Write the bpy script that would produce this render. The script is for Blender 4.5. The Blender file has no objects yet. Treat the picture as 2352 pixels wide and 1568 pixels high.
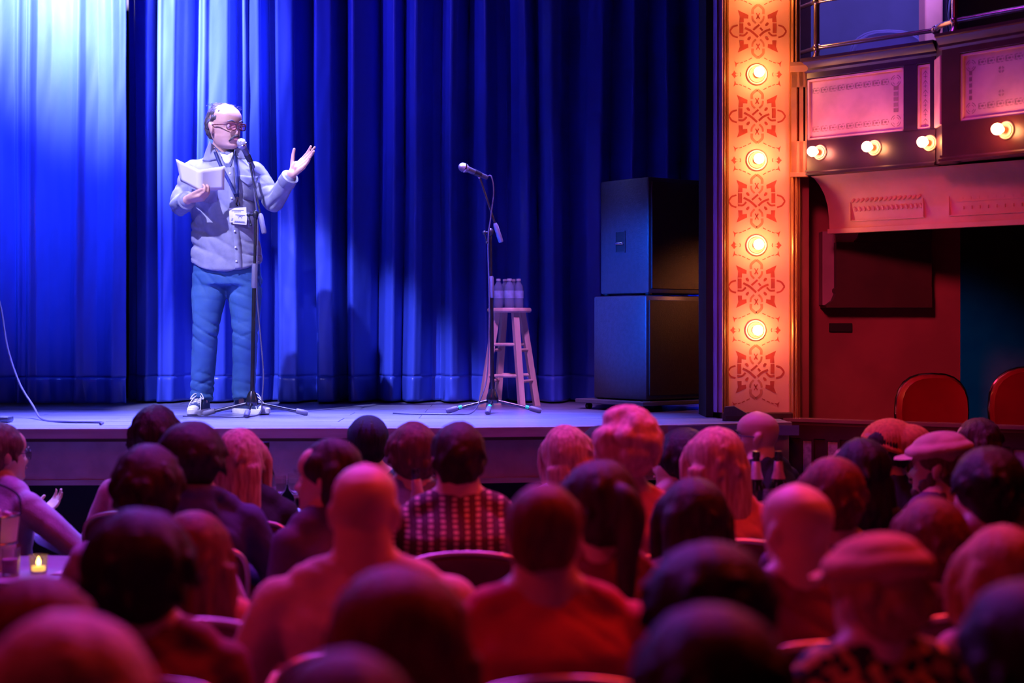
import bpy, bmesh, math, random
import numpy as np
from mathutils import Vector, Matrix, Euler
from mathutils.bvhtree import BVHTree
from math import sin, cos, pi, radians as R

sc = bpy.context.scene
COL = sc.collection
# ---------------------------------------------------------------- camera, world, lights
F = 3600.0; HX = 1176.0; HY = 750.0; CZ = 1.67; ST = 1.18      # focal px, horizon row, eye height, stage height
cam_d = bpy.data.cameras.new('camera'); cam = bpy.data.objects.new('camera', cam_d); COL.objects.link(cam)
cam.location = (0, 0, CZ); cam.rotation_euler = (pi/2, 0, 0)
cam_d.sensor_width = 36; cam_d.lens = 36*F/2352; cam_d.shift_y = -(784-HY)/2352
cam_d.clip_start = .05; cam_d.clip_end = 200
cam_d.dof.use_dof = True; cam_d.dof.focus_distance = 8.9; cam_d.dof.aperture_fstop = 1.55
sc.camera = cam
vs = sc.view_settings
sc.display_settings.display_device = 'sRGB'
vs.view_transform = 'Standard'; vs.look = 'None'; vs.gamma = 1; vs.use_curve_mapping = False; vs.exposure = 0.0
w = bpy.data.worlds.new('world'); sc.world = w; w.use_nodes = True
w.node_tree.nodes['Background'].inputs[0].default_value = (.30, .02, .10, 1)
w.node_tree.nodes['Background'].inputs[1].default_value = .012
sc.cycles.max_bounces = 6; sc.cycles.transparent_max_bounces = 12

def aim(o, tgt):
    o.rotation_euler = (Vector(tgt)-Vector(o.location)).to_track_quat('-Z', 'Y').to_euler()
def spot(name, loc, tgt, power, color, size, blend=.5, rad=.08):
    d = bpy.data.lights.new(name, 'SPOT'); d.energy = power; d.color = color; d.spot_size = R(size); d.spot_blend = blend; d.shadow_soft_size = rad
    o = bpy.data.objects.new(name, d); o.location = loc; COL.objects.link(o); aim(o, tgt); return o
def area(name, loc, tgt, power, color, sx, sy=None, spread=180):
    d = bpy.data.lights.new(name, 'AREA'); d.energy = power; d.color = color; d.shape = 'RECTANGLE'; d.size = sx; d.size_y = sy or sx; d.spread = R(spread)
    o = bpy.data.objects.new(name, d); o.location = loc; COL.objects.link(o); aim(o, tgt); return o
# stage wash: blue-violet, hot on the left of the curtain, with two added fills
spot('spot_key', (-3.3, 4.9, 6.5), (-1.66, 8.85, 2.12), 4700, (.48, .45, 1.0), 17.5, .35, .05)
spot('spot_curtain', (-4.3, 6.3, 6.6), (-2.95, 10.0, 3.6), 6500, (.08, .15, 1.0), 37, 1.0, .10)
spot('fill_front', (-1.0, 1.2, 4.9), (-1.6, 8.8, 2.25), 900, (.46, .42, 1.0), 10, .8, .08)  # added frontal fill to brighten the man
spot('spot_hot', (-3.9, 6.9, 6.9), (-2.75, 9.9, 4.2), 32000, (.74, .70, 1.0), 28, 1.0, .08)
spot('spot_curtain_mid', (-4.6, 6.0, 6.4), (-1.9, 10.0, 4.3), 1700, (.18, .10, 1.0), 32, 1.0, .10)
spot('spot_stage_right', (.3, 6.6, 5.8), (.05, 9.15, 1.65), 1700, (.72, .26, .95), 17, .9, .2)
spot('fill_speakers', (-3.2, 6.0, 2.9), (.66, 9.1, 1.85), 4800, (.0, .09, 1.0), 13, .8, .1)  # added unseen spot that turns the speakers' left sides blue
area('wash_stage', (-1.5, 9.2, 5.6), (-1.4, 8.15, 1.2), 270, (.18, .18, 1.0), 3.2, .4, 30)
# house light: red and magenta from above, with added fills among the box lights
area('house_red', (1.7, 5.6, 4.5), (.4, 3.8, 1.0), 70, (1, .04, .022), 2.2, 1.2, 120)
area('house_red_left', (-2.4, 3.0, 4.4), (-.8, 3.8, 1.0), 18, (1, .03, .10), 1.6, 1.0, 120)
area('house_magenta', (-.8, 7.0, 4.8), (-.2, 5.0, 1.0), 120, (.50, .06, 1.0), 3.4, .6, 110)
spot('fill_side_red', (.2, 3.2, 3.6), (2.15, 8.7, 1.75), 620, (1, .07, .15), 22, .8, .3)  # added spot to redden the wall under the balcony
spot('box_violet', (-.8, 6.6, 4.6), (1.85, 8.1, 2.85), 170, (.36, .05, 1.0), 15, .7, .1)
spot('box_rose', (-.2, 4.6, 3.2), (2.1, 7.9, 2.75), 10, (1, .06, .45), 20, .8, .1)
area('box_blue', (2.7, 9.2, 4.8), (2.5, 10.9, 3.2), 330, (.20, .16, 1.0), 1.0, .5)
spot('fill_box_amber', (2.1, 8.7, 4.7), (2.55, 9.45, 3.4), 40, (1, .25, .10), 40, .8, .1)  # added warm spot so the balcony column looks orange
spot('fill_wing_amber', (1.48, 8.98, 2.05), (1.06, 9.35, 1.66), 12, (1, .28, .08), 110, 1.0, .04)  # added unseen lamp, puts the orange glow on the lower speaker

# ---------------------------------------------------------------- helpers
def P(px, py, D):
    return Vector(((px-HX)*D/F, D, CZ-(py-HY)*D/F))
def rot(v, rx=0, ry=0, rz=0):
    return Euler((rx, ry, rz)).to_matrix() @ Vector(v)

class G:
    def __init__(s): s.v = []; s.f = []
    def add(s, vs_, fs_):
        n = len(s.v); s.v.extend([tuple(v) for v in vs_]); s.f.extend([tuple(i+n for i in f) for f in fs_]); return s
    def box(s, c, d, rz=0, rx=0, ry=0, bev=0):
        bm = bmesh.new(); bmesh.ops.create_cube(bm, size=1)
        bmesh.ops.scale(bm, vec=d, verts=bm.verts)
        if bev: bmesh.ops.bevel(bm, geom=bm.edges[:], offset=bev, segments=2, affect='EDGES', profile=.5)
        M = Matrix.Translation(c) @ Euler((rx, ry, rz)).to_matrix().to_4x4()
        bm.verts.index_update()
        s.add([M @ v.co for v in bm.verts], [[v.index for v in f.verts] for f in bm.faces]); bm.free(); return s
    def b2(s, x0, x1, y0, y1, z0, z1, bev=0):
        return s.box(((x0+x1)/2, (y0+y1)/2, (z0+z1)/2), (abs(x1-x0), abs(y1-y0), abs(z1-z0)), bev=bev)
    def loft(s, rings, cap=True):
        n = len(rings[0]); vs_ = [p for r in rings for p in r]; fs = []
        for i in range(len(rings)-1):
            for j in range(n):
                k = (j+1) % n
                fs.append((i*n+j, i*n+k, (i+1)*n+k, (i+1)*n+j))
        if cap:
            fs.append(tuple(range(n))[::-1]); fs.append(tuple(range((len(rings)-1)*n, len(rings)*n)))
        return s.add(vs_, fs)
    def tube(s, pts, r, n=10, cap=True, flat=1.0):
        pts = [Vector(p) for p in pts]; rs = r if isinstance(r, (list, tuple)) else [r]*len(pts)
        t0 = (pts[1]-pts[0]).normalized(); up = Vector((0, 0, 1)) if abs(t0.z) < .9 else Vector((0, 1, 0))
        a = t0.cross(up).normalized(); rings = []
        for i, p in enumerate(pts):
            if i == 0: t = t0
            elif i == len(pts)-1: t = (pts[i]-pts[i-1]).normalized()
            else: t = ((pts[i+1]-pts[i]).normalized()+(pts[i]-pts[i-1]).normalized()).normalized()
            a = (a-t*a.dot(t)).normalized(); b = t.cross(a)
            rings.append([p+(a*cos(2*pi*j/n)+b*sin(2*pi*j/n)*flat)*rs[i] for j in range(n)])
        return s.loft(rings, cap)
    def cap(s, p0, p1, r0, r1, n=12, m=4):
        p0, p1 = Vector(p0), Vector(p1); d = p1-p0; L = max(d.length, 1e-6); t = d/L
        up = Vector((0, 0, 1)) if abs(t.z) < .9 else Vector((0, 1, 0))
        a = t.cross(up).normalized(); b = t.cross(a); rings = []
        for i in range(m):
            an = pi/2*(1-(i+.15)/m); rings.append((p0-t*r0*sin(an), r0*cos(an)))
        rings.append((p0, r0)); rings.append((p1, r1))
        for i in range(m-1, -1, -1):
            an = pi/2*(1-(i+.15)/m); rings.append((p1+t*r1*sin(an), r1*cos(an)))
        return s.loft([[c+(a*cos(2*pi*j/n)+b*sin(2*pi*j/n))*max(q, 1e-4) for j in range(n)] for c, q in rings])
    def ell(s, c, r, e=(0, 0, 0), n=20, m=12):
        M = Euler(e).to_matrix(); c = Vector(c); rings = []
        for i in range(m+1):
            ph = pi*(i+.12)/(m+.24)
            rings.append([c+M@Vector((r[0]*sin(ph)*cos(2*pi*j/n), r[1]*sin(ph)*sin(2*pi*j/n), -r[2]*cos(ph))) for j in range(n)])
        return s.loft(rings)
    def lathe(s, prof, c=(0, 0, 0), n=24, M=None, cap=True):
        c = Vector(c); rings = []
        for r, z in prof:
            ring = []
            for j in range(n):
                v = Vector((r*cos(2*pi*j/n), r*sin(2*pi*j/n), z))
                if M is not None: v = M @ v
                ring.append(c+v)
            rings.append(ring)
        return s.loft(rings, cap)
    def prism(s, poly, h, o=(0, 0, 0), ax='y'):
        # polygon in (x,z) extruded along y by h (or (x,y) along z)
        o = Vector(o); n = len(poly)
        if ax == 'y': a = [o+Vector((x, 0, z)) for x, z in poly]; b = [v+Vector((0, h, 0)) for v in a]
        elif ax == 'x': a = [o+Vector((0, x, z)) for x, z in poly]; b = [v+Vector((h, 0, 0)) for v in a]
        else: a = [o+Vector((x, z, 0)) for x, z in poly]; b = [v+Vector((0, 0, h)) for v in a]
        fs = [(i, (i+1) % n, n+(i+1) % n, n+i) for i in range(n)]+[tuple(range(n))[::-1], tuple(range(n, 2*n))]
        return s.add(a+b, fs)
    def mesh(s, name):
        m = bpy.data.meshes.new(name); m.from_pydata(s.v, [], s.f); m.update(); return m
    def build(s, name, mat, parent=None, smooth=True, flat_angle=40, sub=0):
        m = s.mesh(name)
        bm = bmesh.new(); bm.from_mesh(m); bmesh.ops.recalc_face_normals(bm, faces=bm.faces); bm.to_mesh(m); bm.free()
        o = bpy.data.objects.new(name, m); COL.objects.link(o)
        if mat: m.materials.append(mat)
        if smooth:
            m.polygons.foreach_set('use_smooth', [True]*len(m.polygons))
            try: m.set_sharp_from_angle(angle=R(flat_angle))
            except Exception: pass
        if parent: o.parent = parent
        if sub:
            md = o.modifiers.new('s', 'SUBSURF'); md.levels = sub; md.render_levels = sub
        return o
    def remesh(s, name, mat, parent=None, vox=.012, smooth=4, disp=None, factor=.5):
        m = s.mesh(name); o = bpy.data.objects.new('tmp', m); COL.objects.link(o)
        bm = bmesh.new(); bm.from_mesh(m); bmesh.ops.recalc_face_normals(bm, faces=bm.faces); bm.to_mesh(m); bm.free()
        md = o.modifiers.new('r', 'REMESH'); md.mode = 'VOXEL'; md.voxel_size = vox; md.use_smooth_shade = True
        if smooth:
            ms = o.modifiers.new('s', 'SMOOTH'); ms.iterations = smooth; ms.factor = factor
        dg = bpy.context.evaluated_depsgraph_get(); ev = o.evaluated_get(dg)
        m2 = bpy.data.meshes.new_from_object(ev); m2.name = name
        bpy.data.objects.remove(o); bpy.data.meshes.remove(m)
        if disp:
            n = len(m2.vertices); co = np.empty(n*3, 'f'); m2.vertices.foreach_get('co', co); co = co.reshape(-1, 3)
            no = np.empty(n*3, 'f'); m2.vertices.foreach_get('normal', no); no = no.reshape(-1, 3)
            co2 = disp(co.astype('d'), no.astype('d')); m2.vertices.foreach_set('co', co2.astype('f').ravel()); m2.update()
        m2.polygons.foreach_set('use_smooth', [True]*len(m2.polygons))
        o = bpy.data.objects.new(name, m2); COL.objects.link(o)
        m2.materials.clear(); m2.materials.append(mat)
        if parent: o.parent = parent
        return o

def lump(co, sc_, seed, oct_=3):
    rs = np.random.RandomState(seed); out = np.zeros(len(co)); amp = 1.0; f = sc_
    for k in range(oct_):
        for q in range(5):
            d = rs.normal(size=3); d /= np.linalg.norm(d); out += amp*np.sin(co@d*f*(.7+.6*rs.rand())+rs.rand()*6.28)/5
        f *= 2.0; amp *= .55
    return out
def thing(name, label, cat, loc=(0, 0, 0), rz=0, group=None):
    o = bpy.data.objects.new(name, None); COL.objects.link(o); o.location = loc; o.rotation_euler = (0, 0, rz)
    o.empty_display_size = .1
    o['label'] = label; o['category'] = cat
    if group: o['group'] = group
    return o
def tag(o, label, cat, group=None):
    o['label'] = label; o['category'] = cat
    if group: o['group'] = group
    return o
def struct(o, label=None, cat=None):
    o['kind'] = 'structure'
    if label: o['label'] = label
    if cat: o['category'] = cat
    return o
def empty(name, loc=(0, 0, 0), rz=0):
    o = bpy.data.objects.new(name, None); COL.objects.link(o); o.location = loc; o.rotation_euler = (0, 0, rz); o.empty_display_size = .1; return o
KIDS = {}
def copytree(o, parent=None):
    c = o.copy(); COL.objects.link(c)
    if parent: c.parent = parent
    for ch in o.children: copytree(ch, c)
    return c

MATS = {}
def M(name, col, rough=.6, metal=0, col2=None, ns=6, bump=0, bs=None, stretch=(1, 1, 1), spec=.5, sheen=0, emis=None, es=0, coat=0, trans=0, ior=1.45, lo=.4, hi=.6):
    if name in MATS: return MATS[name]
    m = bpy.data.materials.new(name); m.use_nodes = True; nt = m.node_tree; b = nt.nodes['Principled BSDF']
    b.inputs['Base Color'].default_value = (*col, 1); b.inputs['Roughness'].default_value = rough; b.inputs['Metallic'].default_value = metal
    b.inputs['Specular IOR Level'].default_value = spec; b.inputs['IOR'].default_value = ior
    if sheen: b.inputs['Sheen Weight'].default_value = sheen; b.inputs['Sheen Roughness'].default_value = .4
    if coat: b.inputs['Coat Weight'].default_value = coat; b.inputs['Coat Roughness'].default_value = .15
    if trans: b.inputs['Transmission Weight'].default_value = trans
    if emis: b.inputs['Emission Color'].default_value = (*emis, 1); b.inputs['Emission Strength'].default_value = es
    tc = nt.nodes.new('ShaderNodeTexCoord'); mp = nt.nodes.new('ShaderNodeMapping'); mp.inputs['Scale'].default_value = stretch
    nt.links.new(tc.outputs['Object'], mp.inputs[0])
    nz = nt.nodes.new('ShaderNodeTexNoise'); nz.inputs['Scale'].default_value = ns; nz.inputs['Detail'].default_value = 5
    nt.links.new(mp.outputs[0], nz.inputs[0])
    c2 = col2 or tuple(c*.8 for c in col)
    cr = nt.nodes.new('ShaderNodeValToRGB'); cr.color_ramp.elements[0].position = lo; cr.color_ramp.elements[1].position = hi
    cr.color_ramp.elements[0].color = (*col, 1); cr.color_ramp.elements[1].color = (*c2, 1)
    nt.links.new(nz.outputs['Fac'], cr.inputs[0]); nt.links.new(cr.outputs[0], b.inputs['Base Color'])
    if bump:
        n2 = nt.nodes.new('ShaderNodeTexNoise'); n2.inputs['Scale'].default_value = bs or ns; n2.inputs['Detail'].default_value = 4
        nt.links.new(mp.outputs[0], n2.inputs[0])
        bp = nt.nodes.new('ShaderNodeBump'); bp.inputs['Strength'].default_value = bump; bp.inputs['Distance'].default_value = .01
        nt.links.new(n2.outputs['Fac'], bp.inputs['Height']); nt.links.new(bp.outputs[0], b.inputs['Normal'])
    MATS[name] = m; return m
def lerp(a, b, t): return a+(b-a)*t
def interp(tab, x):
    xs = [t[0] for t in tab]
    return [float(np.interp(x, xs, [t[k] for t in tab])) for k in range(1, len(tab[0]))]
def smooth_path(pts, n=8):
    pts = [Vector(p) for p in pts]; out = []
    q = [pts[0]*2-pts[1]]+pts+[pts[-1]*2-pts[-2]]
    for i in range(1, len(q)-2):
        for k in range(n):
            t = k/n; a, b, c, d = q[i-1], q[i], q[i+1], q[i+2]
            out.append(.5*((2*b)+(c-a)*t+(2*a-5*b+4*c-d)*t*t+(3*b-a-3*c+d)*t**3))
    out.append(pts[-1]); return out
# ================================================================ THE HOUSE AND THE STAGE
random.seed(4)
m_floor = M('house_floor_wood', (.05, .02, .02), .5, ns=3)
m_stage = M('stage_boards', (.24, .24, .38), .30, col2=(.14, .14, .25), ns=5, stretch=(.35, 6, 1), bump=.10, coat=.15)
m_wood = M('dark_wood', (.085, .028, .02), .38, ns=8, stretch=(1, 1, .2), bump=.05)
m_fascia = M('fascia_panel', (.50, .30, .40), .42, ns=7, bump=.05)
m_black = M('black_paint', (.008, .007, .01), .6)
m_gold = M('bronze_moulding', (.62, .30, .12), .30, metal=.55, ns=5)
m_cream = M('cream_plaster', (.80, .38, .30), .55, ns=5, bump=.05, col2=(.77, .35, .27))
m_sten = M('stencil_paint', (.50, .07, .055), .5, ns=20)
m_sten2 = M('stencil_paint_pale', (.60, .18, .12), .5, ns=20)
m_wallred = M('red_plaster', (.36, .08, .09), .5, ns=3, bump=.06)
m_navy = M('navy_paint', (.05, .035, .11), .38, ns=8)

g = G().b2(-7, 7, -2, 12, -.1, 0); struct(g.build('floor', m_floor, None, False))
g = G().b2(-7, 7, 10.75, 10.9, 0, 6.5); struct(g.build('wall_back', M('back_wall', (.02, .015, .03), .8), None, False))

# stage: boards run across, front edge bows back toward the right
stage = struct(empty('stage', (0, 0, 0)), 'low wooden stage with dark recessed front', None)
def edgeD(x): return float(np.interp(x, [-5, -2.4, -.4, .6, 1.35, 2.0], [7.5, 7.52, 7.58, 7.75, 8.02, 8.2]))
bw = .30; ys = 7.5
g0 = G().b2(-5, 1.43, 8.3, 10.7, 0, ST-.05)
g0.b2(-5, .3, 7.85, 8.35, 0, ST-.05)
g0.build('stage_body', m_black, stage, False)
random.seed(2)
y = 7.5; k = 0
while y < 10.6:
    x0 = -5.0; 
    cuts = [-5, -3.1+.5*(k % 3), -.9+.4*(k % 2), 1.43]
    for a, b in zip(cuts[:-1], cuts[1:]):
        # clip to the bowed front
        n = 6; pts = []
        xs = [lerp(a+.002, b-.002, i/n) for i in range(n+1)]
        lo = [max(y+.002, edgeD(x)) for x in xs]
        if min(lo) >= y+bw-.004: continue
        poly = [(x, min(l, y+bw-.003)) for x, l in zip(xs, lo)]+[(b-.002, y+bw-.002), (a+.002, y+bw-.002)]
        G().prism(poly, .05, (0, 0, ST-.05-random.random()*.0015), ax='z').build('floorboard', m_stage, stage, False)
    y += bw; k += 1
xs = np.linspace(-5, 1.43, 40)
def edge_strip(d0, d1, z0, z1, mat, name):
    rings = []
    for x in xs:
        e = edgeD(x); rings.append([Vector((x, e+d0, z0)), Vector((x, e+d1, z0)), Vector((x, e+d1, z1)), Vector((x, e+d0, z1))])
    return G().loft(rings).build(name, mat, stage, True, 30)
m_nose = M('stage_nosing_wood', (.40, .28, .36), .28, ns=9, stretch=(.2, 3, 3), bump=.08)
edge_strip(-.035, .02, ST-.045, ST+.002, m_nose, 'nosing')
edge_strip(-.012, .06, ST-.062, ST-.045, m_wood, 'nosing')
edge_strip(.05, .075, ST-.25, ST-.06, m_fascia, 'fascia_panel')
edge_strip(.035, .07, ST-.275, ST-.25, m_nose, 'fascia_rail')
edge_strip(.22, .30, 0, ST-.27, m_black, 'recessed_front')  # black puts the shade of the void below the fascia into the colour

# ---- curtain: real folds, a nearer flat panel at left, deeper folds right
m_curt = M('blue_velour', (.045, .085, .55), .36, col2=(.03, .06, .42), ns=2.2, stretch=(1, 1, .35), bump=.22, bs=14, spec=.55, sheen=0, coat=.30)
def curtain(name, x0p, x1p, D0, ridges, deep, parent_lbl, seed, ztop=4.6):
    """ridges: (px, sharpness, height) crests that stand out toward the house"""
    rs = np.random.RandomState(seed)
    D = D0; xa = (x0p-HX)*D/F; xb = (x1p-HX)*D/F
    nx = int((xb-xa)/.0065); X = np.linspace(xa, xb, nx)
    zb = ST+.012; zz = np.concatenate([np.linspace(zb, zb+.16, 12), np.linspace(zb+.18, ztop, 44)])
    XX, ZZ = np.meshgrid(X, zz)
    pxs = np.linspace(x0p-60, x1p+60, 4*int(x1p-x0p+120)); pr = np.interp(pxs, [r[0] for r in ridges], [r[1] for r in ridges])
    ker = np.exp(-np.linspace(-2, 2, 25)**2); ker /= ker.sum(); pr = np.convolve(np.pad(pr, 12, 'edge'), ker, 'valid')
    PXX = XX*F/D+HX; lean = (ZZ-2.4)*3.0*np.sin(PXX*.013+seed)+1.5*np.sin(ZZ*2.1+PXX*.02)
    PXX = PXX+np.where((PXX > 296-12) & (PXX < 310) & (x0p < 0), 0, lean)
    off = np.interp(PXX, pxs, pr)
    off += .0030*np.sin(XX*37+ZZ*.9)+.0022*np.sin(XX*13+ZZ*4.1+1.3*np.sin(ZZ*3+XX*9))+.0018*np.sin(XX*71-ZZ*2.7+2*np.sin(ZZ*5))
    # hem: seam line and small puckers just above the floor
    t = np.clip((zb+.155-ZZ)/.155, 0, 1)
    off += t*.014*np.sin(XX*41+3*np.sin(XX*7))*1.0+t*.008*np.sin(XX*83)
    off += np.where((ZZ < zb+.155), .010, 0)
    YY = D-off
    v = np.stack([XX, YY, ZZ], -1).reshape(-1, 3); ny = len(zz)
    idx = np.arange(ny*nx).reshape(ny, nx)
    def part(r0, r1, nm, mat, par):
        sub = idx[r0:r1, :]; rows = sub.shape[0]
        vv = v[sub.ravel()]; fi = np.arange(rows*nx).reshape(rows, nx)
        f = np.stack([fi[:-1, :-1], fi[:-1, 1:], fi[1:, 1:], fi[1:, :-1]], -1).reshape(-1, 4)
        m = bpy.data.meshes.new(nm); m.from_pydata(vv.tolist(), [], f.tolist()); m.materials.append(mat)
        m.polygons.foreach_set('use_smooth', [True]*len(m.polygons)); m.update()
        o = bpy.data.objects.new(nm, m); COL.objects.link(o); o.parent = par
        md = o.modifiers.new('t', 'SOLIDIFY'); md.thickness = .006; md.offset = 1
        return o
    root = thing(name, parent_lbl, 'curtain', (0, 0, 0))
    part(11, ny, 'drape', m_curt, root)
    part(0, 12, 'hem', m_curt, root)
    return root
lp = [(-300, 0), (-200, .06), (-150, 0), (-60, .05), (-20, .045), (10, .035), (36, .0), (43, .03), (48, .07), (55, .045), (66, .035), (71, .07), (75, .09), (80, .07), (88, .045), (120, .035), (150, .05), (172, .062), (181, .085), (186, .10), (192, .085), (200, .064), (230, .045), (250, .065), (261, .09), (268, .10), (276, .088), (290, .070), (300, .06)]
rp0 = [(270, -.06), (300, -.04), (312, .02), (340, .045), (362, .02), (368, .06), (374, .105), (380, .085), (403, .07), (412, .0), (430, -.045), (450, -.02), (462, .06), (471, .11), (480, .07), (522, .05), (534, -.03), (552, -.02), (561, .06), (566, .11), (572, .07), (598, .05), (612, -.04), (634, -.03), (642, .08), (646, .125), (652, .118), (682, .10), (688, .0), (722, -.05), (729, .07), (733, .125), (739, .12), (766, .10), (773, .0), (792, -.05), (803, .04), (812, .085), (822, .05), (850, .0), (866, -.05), (888, .02), (905, .04), (925, -.02), (942, .05), (955, .085), (968, .05), (990, -.02), (1012, -.03), (1025, .05), (1037, .09), (1050, .05), (1075, -.03), (1100, .03), (1118, .05), (1140, -.02), (1165, -.04), (1195, .03), (1212, .04), (1235, -.03), (1250, .05), (1268, .10), (1288, .05), (1310, -.04), (1350, .03), (1380, .05), (1405, -.04), (1450, .05), (1490, -.04), (1530, .05), (1570, -.04), (1610, .05), (1650, -.04), (1700, .05), (1800, 0)]
rp = [(a, v-1.5*max(0, .045-v)) for a, v in rp0]
curtain('stage_curtain', -280, 296, 9.86, lp, .006, 'bright blue stage curtain panel at far left, nearly flat, overlapping the folded one', 3)
curtain('stage_curtain', 280, 1760, 10.10, rp, .006, 'deeply folded blue stage curtain running from mid stage to the right pillar', 5)

# ---- proscenium pillar
DP = 8.42
u = DP/F
def PX(px): return (px-HX)*u
def PZ(py): return CZ-(py-HY)*u
pil = struct(empty('proscenium_pillar', (0, 0, 0)), 'stencilled cream proscenium pillar with bronze mouldings', None)
ztop = 4.7
G().b2(PX(1672), PX(1812), DP, DP+.4, PZ(946), ztop).build('panel', m_cream, pil, False)
def vmould(name, prof, z0, z1, mat):
    # prof: (px, depth toward viewer in m)
    pts = [(PX(p), DP-d) for p, d in prof]; pts = pts+[(pts[-1][0], DP+.4), (pts[0][0], DP+.4)]
    G().prism(pts, z1-z0, (0, 0, z0), ax='z').build(name, mat, pil, True, 30)
m_purp = M('plum_paint', (.30, .16, .42), .4, ns=6)
vmould('outer_moulding', [(1641, -.05), (1641, .01), (1645, .03), (1649, .02), (1651, .035), (1656, .045), (1659, .03), (1660, .02)], PZ(946), ztop, m_purp)
def arc(x0, x1, d0, h, n=6): return [(lerp(x0, x1, i/n), d0+h*math.sin(pi*i/n)) for i in range(n+1)]
vmould('bronze_moulding', arc(1660, 1666, .02, .012)+arc(1666.3, 1670, .015, .012)+[(1671, .02), (1672.5, .02), (1673, -.01)], PZ(946), ztop, m_gold)
vmould('bronze_moulding', [(1812, -.01), (1813, .02), (1815, .02)]+arc(1815.5, 1823, .02, .014)+arc(1823.3, 1829, .02, .02)+[(1830, .015), (1832, .015)]+arc(1832, 1838, .005, .012), PZ(963), ztop, m_gold)
G().b2(PX(1655), PX(1816), DP-.07, DP+.4, PZ(961), PZ(946), bev=.006).build('plinth', m_wood, pil, False)
G().b2(PX(1641), PX(1842), DP-.03, DP+.4, 0, PZ(961)).build('pillar_foot', m_wood, pil, False)
G().b2(PX(1625), PX(1641), DP+.06, DP+.4, ST, ztop).build('reveal', m_black, pil, False)

UN = u/3.267
def stroke(g, pts, w, cx, cz, yy, s=UN):
    pts = [Vector((p[0], -p[1])) for p in pts]; L = []; Rr = []
    for i, p in enumerate(pts):
        if i == 0: t = pts[1]-p
        elif i == len(pts)-1: t = p-pts[i-1]
        else: t = (pts[i+1]-p).normalized()+(p-pts[i-1]).normalized()
        t = t.normalized(); n = Vector((-t.y, t.x)); L.append(p+n*w/2); Rr.append(p-n*w/2)
    vs_ = []
    for a, b in zip(L, Rr):
        for q in (a, b): vs_ += [(cx+q.x*s, yy, cz+q.y*s)]
    m = len(pts)
    g.add(vs_, [(2*i, 2*i+1, 2*i+3, 2*i+2) for i in range(m-1)])
def poly(g, pts, cx, cz, yy, s=UN):
    g.add([(cx+p[0]*s, yy, cz-p[1]*s) for p in pts], [tuple(range(len(pts)))])
def arcpts(pts, n=5):
    q = smooth_path([Vector((p[0], p[1], 0)) for p in pts], n); return [(a.x, a.y) for a in q]
def motif(cx, cz, upper=True):
    gr = G(); gp = G(); yy = DP-.0012
    for sx in (-1, 1):
        def m(pts): return [(sx*-a, b) for a, b in pts] if sx == 1 else pts
        for sy in (-1, 1):
            def mm(pts): return [(x, y*sy) for x, y in m(pts)]
            poly(gr, mm([(-152, 160), (-72, 122), (-74, 95), (-107, 99), (-107, 68), (-139, 68), (-135, 115)]), cx, cz, yy)
            stroke(gr, mm(arcpts([(-212, 0), (-188, 33), (-152, 46)])), 13, cx, cz, yy)
            stroke(gp, mm(arcpts([(-40, 130), (-40, 162), (-22, 184), (0, 200)])), 20, cx, cz, yy)
            stroke(gp, mm(arcpts([(-44, 116), (-38, 86), (-16, 60)])), 15, cx, cz, yy)
            stroke(gr, mm([(-13, 137), (0, 114)]), 7, cx, cz, yy); stroke(gr, mm([(-12, 93), (0, 114)]), 9, cx, cz, yy)
            poly(gr, mm([(-80, 64), (-66, 68), (-54, 52), (-56, 38), (-70, 42), (-80, 54)]), cx, cz, yy)
            stroke(gr, mm([(-46, 200), (-70, 212)]), 6, cx, cz, yy); stroke(gr, mm([(-82, 218), (-106, 228)]), 6, cx, cz, yy); stroke(gr, mm([(-114, 232), (-134, 238)]), 6, cx, cz, yy)
            poly(gr, mm([(-178, 222), (-162, 236), (-136, 234), (-158, 246), (-166, 270), (-170, 246)]), cx, cz, yy)
        poly(gr, m([(-139, -60), (-110, -60), (-110, 14), (-139, 14)]), cx, cz, yy)
        stroke(gr, m(arcpts([(-140, 30), (-104, 30), (-78, 6)])), 14, cx, cz, yy)
    stroke(gr, arcpts([(-98, -26), (-50, 0), (0, 44)]), 16, cx, cz, yy)
    stroke(gr, arcpts([(12, 34), (46, 4), (92, -16)]), 16, cx, cz, yy)
    stroke(gr, [(-36, -10), (10, -50)], 15, cx, cz, yy); stroke(gr, [(16, -26), (34, -6)], 14, cx, cz, yy)
    a = gr.build('stencil_motif', m_sten, pil, False); b = gp.build('stencil_arch', m_sten2, pil, False)
    return a
def side_flower(cx, cz):
    gr = G(); yy = DP-.0012
    for sx in (-1, 1):
        def m(p): return [(sx*x, y) for x, y in p]
        poly(gr, m([(-190, 0), (-176, -12), (-168, -30), (-158, -14), (-138, -4), (-152, -8), (-162, 0), (-152, 10), (-138, 6), (-158, 18), (-166, 30), (-176, 14)]), cx, cz, yy)
        stroke(gr, m([(-124, -14), (-118, 0), (-124, 14)]), 6, cx, cz, yy)
    gr.build('stencil_flower', m_sten, pil, False)
mots = [(1741, 72), (1739, 267), (1738, 462), (1737, 658), (1736, 854)]
for px, py in mots: motif(PX(px), PZ(py))
bulbs = [(1739, -28), (1738, 171), (1737.5, 368), (1737, 563), (1735, 758)]
for px, py in bulbs[1:]: side_flower(PX(px), PZ(py))

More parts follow.
